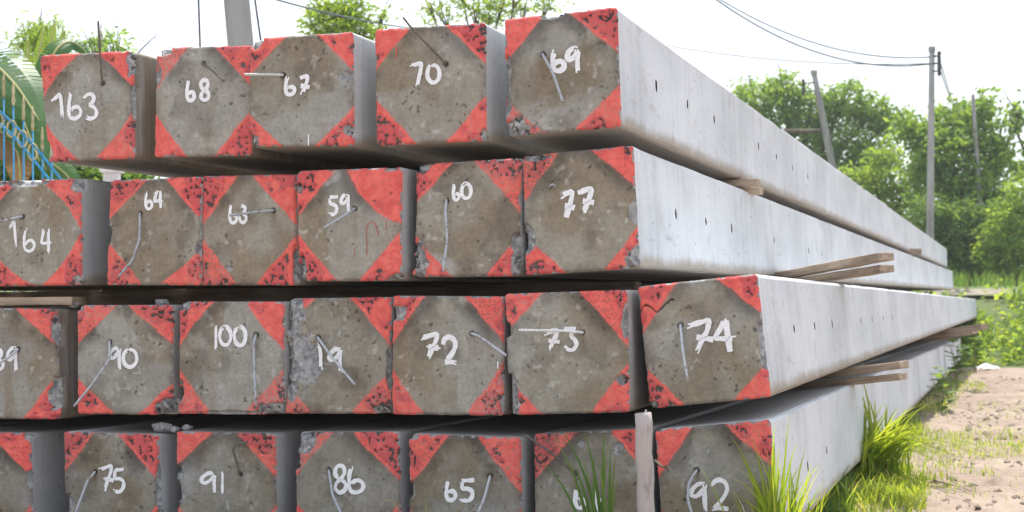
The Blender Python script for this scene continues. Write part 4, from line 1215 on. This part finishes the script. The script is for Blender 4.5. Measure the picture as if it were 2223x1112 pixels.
tree('thin_tree', 'thin sprays of dark leaves above pile 163', 'tree',
     ((215, 88, 30, 18, 18), (255, 95, 32, 14, 16), (230, 112, 50, 10, 22), (195, 100, 25, 14, 12)), 15, 0.10, 5, M['treeleaf'], 30, 220, .03, droop=.3, aspect=.22, group=GT)
tree('hedge_bush', 'dense green shrub behind the blue fence at left', 'bush',
     ((20, 260, 60, 60, 220), (60, 330, 60, 50, 220), (10, 380, 60, 40, 160), (130, 380, 60, 30, 130), (200, 385, 60, 20, 90), (-40, 200, 60, 60, 120), (90, 250, 40, 50, 90), (280, 385, 40, 14, 50)), 13.5, 0.13, 8, M['darkleaf'], 31, 60, .05, group=GT)

# ------------------------------------------------------------------ banana plant
def banana_leaf(root, base, pts, width, seed, mat, torn=True, label=None):
    """arched blade with a midrib; pts = world points of the midrib"""
    r = np.random.default_rng(seed)
    n = 40
    P = np.asarray(pts) - base
    d = np.r_[0, np.cumsum(np.linalg.norm(np.diff(P, axis=0), axis=1))]; d /= d[-1]
    t = np.linspace(0, 1, n)
    C = np.stack([np.interp(t, d, P[:, i]) for i in range(3)], -1)
    for _ in range(6): C[1:-1] = (C[:-2] + C[2:] + 2 * C[1:-1]) / 4
    tg = np.gradient(C, axis=0); tg /= np.linalg.norm(tg, axis=1)[:, None]
    side = np.cross(tg, np.array([0.2, -0.75, .6])); side /= np.linalg.norm(side, axis=1)[:, None]
    up = np.cross(side, tg)
    V = []; Q = []; ti = []
    for sgn in (-1, 1):
        w_ = width * np.clip(np.sin(np.pi * np.clip(t * .93 + .05, 0, 1)) ** .6, .05, 1)
        for i in range(n - 1):
            cut = r.uniform(.15, .45) if (torn and r.random() < .3) else 0.0
            gap = tg[i] * np.linalg.norm(C[i + 1] - C[i]) * cut
            b_ = len(V)
            for (c, ww, g) in ((C[i], w_[i], gap), (C[i + 1], w_[i + 1], -gap * 0)):
                for f in (0, .5, 1):
                    V.append(c + side[i] * sgn * ww * f + up[i] * (-.35 * ww * f * f + .10 * ww * f) + tg[i] * ww * .25 * f + g * f)
                    ti.append(np.clip(.40 + r.normal(0, .07), 0, 1))
            Q += [(b_, b_ + 1, b_ + 4, b_ + 3), (b_ + 1, b_ + 2, b_ + 5, b_ + 4)]
    o = link('leaf', np_mesh('leaf', V, np.array(Q), False, {'tint': np.array(ti)}), mat, root)
    if label: o['label'] = label
    mb = MB(); mb.tube(C, np.linspace(.016, .004, n), 6)
    link('midrib', mb.mesh('midrib', True), M['midrib'], o)
bb = np.array([at(-60, 400, 9.0)[0], 9.0, float(ground_z(at(-60, 400, 9.0)[0], 9.0))])
ban = empty('banana_plant', bb)
mb = MB(); mb.tube([np.array([0, 0, -.1]), np.array([.02, 0, .8]), np.array([.05, .02, 1.7])], [.11, .10, .07], 10)
link('stem', mb.mesh('stem', True), M['midrib'], ban)
def wl(*pp): return [at(*q) for q in pp]
banana_leaf(ban, bb, wl((-90, 330, 9.0), (-70, 120, 8.9), (-10, 138, 8.8), (40, 190, 8.7), (85, 262, 8.6)), .21, 3, M['banana'])
banana_leaf(ban, bb, wl((-60, 330, 9.0), (-20, 150, 9.1), (20, 190, 9.0), (50, 260, 8.9), (85, 350, 8.8)), .17, 4, M['banana'])
banana_leaf(ban, bb, wl((40, 320, 9.2), (95, 170, 9.3), (122, 104, 9.4), (150, 86, 9.5), (178, 100, 9.5), (195, 125, 9.5)), .085, 5, M['banana'])
banana_leaf(ban, bb, wl((-60, 360, 9.2), (-10, 230, 9.3), (50, 260, 9.3), (100, 370, 9.2)), .13, 6, M['banana'])
banana_leaf(ban, bb, wl((-80, 300, 9.1), (-40, 250, 9.0), (10, 290, 8.9), (40, 330, 8.9), (45, 400, 8.9)), .12, 7, M['dryleaf'], label='dry brown drooping leaf')
for q_, (xa_, xb_, yt_) in enumerate(((70, 95, 62), (92, 118, 50), (105, 140, 66), (60, 60, 84))):
    banana_leaf(ban, bb, wl((xa_ - 10, 330, 9.6), (xa_, 220, 9.6), ((xa_ + xb_) / 2, 130, 9.65), (xb_, yt_, 9.7)), .045, 20 + q_, M['limeleaf'], label='narrow yellow-green upright leaf')
banana_leaf(ban, bb, wl((-40, 340, 9.3), (60, 330, 9.3), (120, 360, 9.3), (150, 385, 9.3), (170, 420, 9.3)), .12, 8, M['banana'])
tag(ban, 'banana plant with large torn green leaves at the upper left edge', 'banana plant')

# ------------------------------------------------------------------ blue fence
FY = 7.6
fb = np.array([at(40, 640, FY)[0], FY, float(ground_z(at(40, 640, FY)[0], FY))])
fen = empty('metal_fence', fb)
def fw(px, py, dy=0.0): return at(px, py, FY + dy) - fb
def rail(pts, r=.0065, name='rail', mat='blue'):
    t = np.linspace(0, 1, 16); A = np.array(pts)
    d = np.r_[0, np.cumsum(np.linalg.norm(np.diff(A, axis=0), axis=1))]; d /= d[-1]
    C = np.stack([np.interp(t, d, A[:, i]) for i in range(3)], -1)
    for _ in range(3): C[1:-1] = (C[:-2] + C[2:] + 2 * C[1:-1]) / 4
    mb = MB(); mb.tube(C, r, 8); return link(name, mb.mesh(name, True), M[mat], fen)
rail([fw(-60, 205), fw(0, 240), (fw(50, 290)), fw(90, 335), fw(140, 400)])
rail([fw(-60, 235), fw(0, 268), fw(40, 305), fw(75, 350), fw(115, 400)])
for i, (px, tp) in enumerate(((-15, 190), (8, 212), (29, 230), (51, 262), (71, 285), (92, 330), (112, 350))):
    b0 = fw(px + 4, 640 + 0.76 * F / FY + 5); b0[2] = 0.0
    mb = MB(); mb.tube([b0, fw(px, tp, .015)], .0048, 8); pk = link('picket', mb.mesh('picket', True), M['blue'], fen)
    q = fw(px, tp, .015); mb = MB()
    mb.tube([q, q + np.array([0, 0, .03]), q + np.array([0, 0, .055]), q + np.array([0, 0, .085]), q + np.array([0, 0, .13])], [.006, .010, .006, .009, .002], 8)
    link('spear_tip', mb.mesh('spear_tip', True), M['gold'], pk)
for (px, py) in ((-4, 262), (25, 280), (49, 302), (71, 330)):
    c = fw(px, py, .0); mb = MB()
    mb.tube([c + np.array([math.cos(a) * .024, 0, math.sin(a) * .042]) for a in np.linspace(0, 6.283, 17)], .006, 6, cap=False)
    link('ring', mb.mesh('ring', True), M['gold'], fen)
tag(fen, 'blue metal fence with curved rails and gold spear tips at the left edge', 'fence')

# white post seen under pile 163
o = None
pb = gbase(243, 10.5); mb = MB()
mb.box(np.array([0, 0, .85]), .10, .10, 1.75); mb.box(np.array([0, 0, 1.74]), .14, .14, .05)
o = link('white_post', mb.mesh('white_post'), M['wpost'], None, pb)
tag(o, 'white post glimpsed in the gap below pile 163', 'post')

# ------------------------------------------------------------------ poles and wires
def upole(name, label, top_px, bot_px, Y, r_top, r_bot, square=False, group='utility poles in the background', ins=True, arm=None):
    tp = at(top_px[0], top_px[1], Y)
    bt = at(bot_px[0], bot_px[1], Y)
    d = (bt - tp); d /= -d[2]
    gz = float(ground_z(bt[0], Y))
    b = tp + d * (tp[2] - gz)
    root = empty(name, b)
    ax = tp - b
    mb = MB()
    rt, rb = r_top, r_bot
    if square:
        n = 6; V = []
        for i in range(n):
            c = ax * i / (n - 1); h = rb + (rt - rb) * i / (n - 1)
            ch = h * .8
            for (x, y) in ((-h, -ch), (-ch, -h), (ch, -h), (h, -ch), (h, ch), (ch, h), (-ch, h), (-h, ch)):
                V.append(c + np.array([x * math.cos(.35) - y * math.sin(.35), x * math.sin(.35) + y * math.cos(.35), 0]))
        Q = [(i * 8 + k, i * 8 + (k + 1) % 8, (i + 1) * 8 + (k + 1) % 8, (i + 1) * 8 + k) for i in range(n - 1) for k in range(8)]
        mb.add(V, Q); mb.add([ax], None, None)
    else:
        mb.tube([ax * i / 6 for i in range(7)], np.linspace(rb, rt, 7), 10)
    link('shaft', mb.mesh('shaft', not square), M['pole'], root)
    if ins:
        for (dx, dz) in ((.14, -.14), (.14, -.3), (.14, -.46)) if ins is True else ins:
            c = ax + np.array([dx, -.05, dz]); mb = MB()
            mb.tube([c + np.array([0, 0, -.11]), c + np.array([0, 0, -.05]), c, c + np.array([0, 0, .06]), c + np.array([0, 0, .11])], [.02, .045, .03, .05, .02], 8)
            mb.tube([ax + np.array([0, -.05, dz]), c], .018, 6)
            link('insulator', mb.mesh('insulator', True), M['cer'], root)
        mb = MB(); mb.tube([ax + np.array([0, 0, -.05]), ax + np.array([0, 0, .06])], rt * 1.25, 10)
        link('cap', mb.mesh('cap'), M['pole'], root)
    if arm:
        mb = MB(); mb.tube([at(*arm[0], Y - .2) - b, at(*arm[1], Y - .2) - b], .06, 8)
        link('crossbar', mb.mesh('crossbar', True), M['bark'], root)
    return tag(root, label, 'utility pole', group)

upole('utility_pole', 'tall straight grey utility pole at right against the sky', (2023, 108), (2019, 510), 31, .058, .085)
upole('utility_pole', 'grey pole leaning to the left in front of the broad tree', (1767, 158), (1807, 360), 40, .075, .13, ins=((-.3, -.28), (-.3, -.5)), arm=((1700, 285), (1782, 285)))
upole('utility_pole', 'thin distant pole beside the tall tree at the right edge', (2112, 205), (2120, 330), 37.3, .045, .075, ins=None)
upole('utility_pole', 'large close square concrete pole behind pile 68 at upper left', (499, -160), (523, 105), 12.5, .095, .105, square=True, ins=None)

def wire(a, b, sag, r, label, mat='wire', n=24):
    a = np.asarray(a); b = np.asarray(b)
    t = np.linspace(0, 1, n)[:, None]
    C = a * (1 - t) + b * t; C[:, 2] -= (sag * 4 * t * (1 - t))[:, 0]
    mb = MB(); mb.tube(C - a, r, 5)
    o = link('power_line', mb.mesh('power_line', True), M[mat], None, a)
    tag(o, label, 'wire', 'overhead wires')
e1 = at(2035, 121, 42)
wire(at(1500, -42, 30), at(2033, 123, 31), .50, .016, 'upper of two wires curving down to the top of the tall utility pole', 'palewire')
wire(at(1490, -50, 29), at(2033, 137, 31), .62, .018, 'lower of two wires curving down to the top of the tall utility pole', 'palewire')
wire(at(1300, 68, 34), at(2018, 138, 31), .25, .012, 'faint level wire running from pile 69 to the tall utility pole', 'palewire')
wire(at(2037, 140, 31), at(2075, 250, 50), .0, .016, 'slack wire dropping right from the tall utility pole', 'palewire')
wire(at(2037, 121, 31), at(2066, 215, 50), .0, .016, 'second slack wire dropping right behind the tall utility pole', 'palewire')
wire(at(429, -60, 12.2), at(435, 115, 12.2), .0, .009, 'dark cable hanging straight down left of the square concrete pole')
wire(at(545, -60, 12.4), at(570, 115, 12.4), .0, .009, 'dark cable hanging down right of the square concrete pole')
wire(at(500, -30, 12.5), at(900, 62, 20), .05, .010, 'thin wire slanting down behind pile 67 and the slender treetop', 'palewire')

# ------------------------------------------------------------------ bank at the right: weeds, grass, path
rs = np.random.default_rng(77)
def scatter(n, f):
    x = rs.uniform(3, 16, n * 3); y = rs.uniform(20, 40, n * 3)
    a = x * ST + y * CT - CPL
    k = f(x, y, a); x, y = x[k][:n], y[k][:n]
    return x, y, ground_z(x, y)
x, y, z = scatter(2700, lambda x, y, a: (a > 20.3) & (a < 25.95 - 0.12 * (x - 6)) & (fbm(x * .9, y * .9, 3, 3) > .34))
C = []; T = []
for i in range(len(x)):
    h = rs.uniform(.10, .34); k = 12
    tt = np.clip(rs.normal(.5, .25), 0, 1)
    C.append(np.stack([x[i] + rs.normal(0, .10, k), y[i] + rs.normal(0, .10, k), z[i] + rs.uniform(0.02, h, k)], -1)); T.append(np.clip(tt + rs.normal(0, .1, k), 0, 1))
C = np.concatenate(C); T = np.concatenate(T)
V, Q, ti = leaf_quads(C, rs.uniform(.06, .15, len(C)), rs, -.1, .6, T)
tag(link('weeds', np_mesh('weeds', V, Q, False, {'tint': ti}), M['limeleaf']), 'leafy green weeds covering the bank beyond the pile ends', kind='stuff')
x, y, z = scatter(2600, lambda x, y, a: (a > 26.75 - 0.12 * (x - 6)) & (a < 35))
mb = MB()
for i in range(len(x)):
    h = rs.uniform(.12, .42); an = rs.uniform(0, 6.28); d = np.array([math.cos(an), math.sin(an), 0]) * h * rs.uniform(.1, .6)
    blade(mb, (x[i], y[i], z[i] - .02), np.array([x[i], y[i], z[i] + h]) + d, .022, -d * .2, 4, rs.uniform(.2, 1))
tag(link('tall_grass', mb.mesh('tall_grass', True), M['dkgrass']), 'tall grass strip under the trees behind the path', kind='stuff')
# dirt path on the bank
xs = np.linspace(2, 24, 60); Vp = []
for i, xx in enumerate(xs):
    for w_ in (-.30, -.1, .1, .30):
        a0 = 26.3 - 0.12 * (xx - 6)
        yy = (a0 + w_ + CPL - xx * ST) / CT
        Vp.append((xx, yy, float(ground_z(xx, yy)) + .006 + .012 * vnoise(xx * 3, yy * 3, 4)))
Q = [(i * 4 + k, i * 4 + k + 1, (i + 1) * 4 + k + 1, (i + 1) * 4 + k) for i in range(59) for k in range(3)]
M['path'] = mat_simple('dusty_path', (0.15, 0.135, 0.10), (0.27, 0.24, 0.19), 3)
tag(link('path', np_mesh('path', Vp, np.array(Q), True), M['path']), 'narrow pale dirt path along the top of the grassy bank', kind='structure')
# far wood
cl = []
for i in range(46):
    X0 = rs.uniform(-46, 62); Y0 = rs.uniform(85, 105); hh = rs.uniform(2.0, 3.8)
    cl.append(((X0, Y0, 1.2 + hh * .6), (4, 3, hh), 130))
me = crown_mesh('distant_trees', cl, .5, 7, rs, twig=1.0)
tag(link('distant_trees', me, M['treeleaf']), 'far line of trees along the horizon', kind='stuff')

# leafy plant at the foot of pile 92
def leafy(px, py, Y, h, n, label, seed, leaf=.12):
    r = random.Random(seed); b = gbase(px, Y); root = empty('leafy_weed', b); mb = MB()
    for s in range(3):
        mb.tube([np.array([r.uniform(-.03, .03), r.uniform(-.03, .03), -.02]), np.array([r.uniform(-.05, .05), 0, h * .5]), np.array([r.uniform(-.09, .09), r.uniform(-.05, .05), h * r.uniform(.8, 1)])], [.006, .005, .002], 5)
    link('stem', mb.mesh('stem', True), M['midrib'], root)
    for i in range(n):
        an = r.uniform(0, 6.28); z = h * (.15 + .85 * (i + .5) / n); L_ = leaf * r.uniform(.6, 1.1) * (1.1 - .3 * i / n)
        d = np.array([math.cos(an), math.sin(an), r.uniform(-.1, .6)]); s = np.cross(d, [0, 0, 1]); s /= np.linalg.norm(s); u_ = np.cross(s, d)
        c = np.array([r.uniform(-.05, .05), r.uniform(-.05, .05), z])
        V = []
        for t_, w_ in ((0, .05), (.25, .42), (.5, .5), (.75, .34), (1, .02)):
            q = c + d * L_ * t_ - np.array([0, 0, .25 * L_ * t_ * t_])
            V += [q - s * w_ * L_ * .5 + u_ * .05 * L_, q, q + s * w_ * L_ * .5 + u_ * .05 * L_]
        Q = [(i_ * 3 + k, i_ * 3 + k + 1, i_ * 3 + k + 4, i_ * 3 + k + 3) for i_ in range(4) for k in range(2)]
        tn = r.uniform(.0, .8)
        link('leaf', np_mesh('leaf', V, np.array(Q), True, {'tint': np.full(15, tn)}), M['darkleaf'], root)
    tag(root, label, 'plant')
leafy(2042, 860, 11.3, .36, 26, 'dark leafy weed against the far part of pile 92', 41)
leafy(2075, 800, 17.0, .45, 26, 'broad leafy weed at the far end of pile 92', 42, .2)
leafy(2120, 780, 20.5, .5, 26, 'bright leafy weed at the edge of the sand beyond pile 92', 43, .22)
# litter
b = gbase(2143, 21.5)
rs2 = np.random.default_rng(4)
uu, vv = np.meshgrid(np.linspace(-1, 1, 14), np.linspace(-1, 1, 9))
V = np.stack([uu * .24, vv * .14, .11 * np.exp(-(uu ** 2 * 1.4 + vv ** 2 * 1.6)) + rs2.normal(0, .012, uu.shape) + .015], -1).reshape(-1, 3)
ii = np.arange(14 * 9).reshape(9, 14)
Q = np.stack([ii[:-1, :-1], ii[:-1, 1:], ii[1:, 1:], ii[1:, :-1]], -1).reshape(-1, 4)
V = V * .7
b[2] = ground_z(b[0], b[1]) + .02
tag(link('plastic_litter', np_mesh('plastic_litter', V, Q, False), M['litter'], None, b), 'crumpled white plastic litter at the edge of the weeds', 'litter')

# ------------------------------------------------------------------ hazy air
mb = MB(); mb.box(np.array([0, 250, 9.0]), 640, 740, 24.0)
hm = bpy.data.materials.new('haze'); hm.use_nodes = True
t = hm.node_tree; t.nodes.clear()
pv = t.nodes.new('ShaderNodeVolumePrincipled'); pv.inputs['Density'].default_value = 0.0010; pv.inputs['Color'].default_value = (0.95, 0.97, 1.0, 1); pv.inputs['Anisotropy'].default_value = 0.2
t.links.new(pv.outputs[0], t.nodes.new('ShaderNodeOutputMaterial').inputs['Volume'])
tag(link('haze', mb.mesh('haze'), hm), 'thin bright haze in the air', kind='stuff')
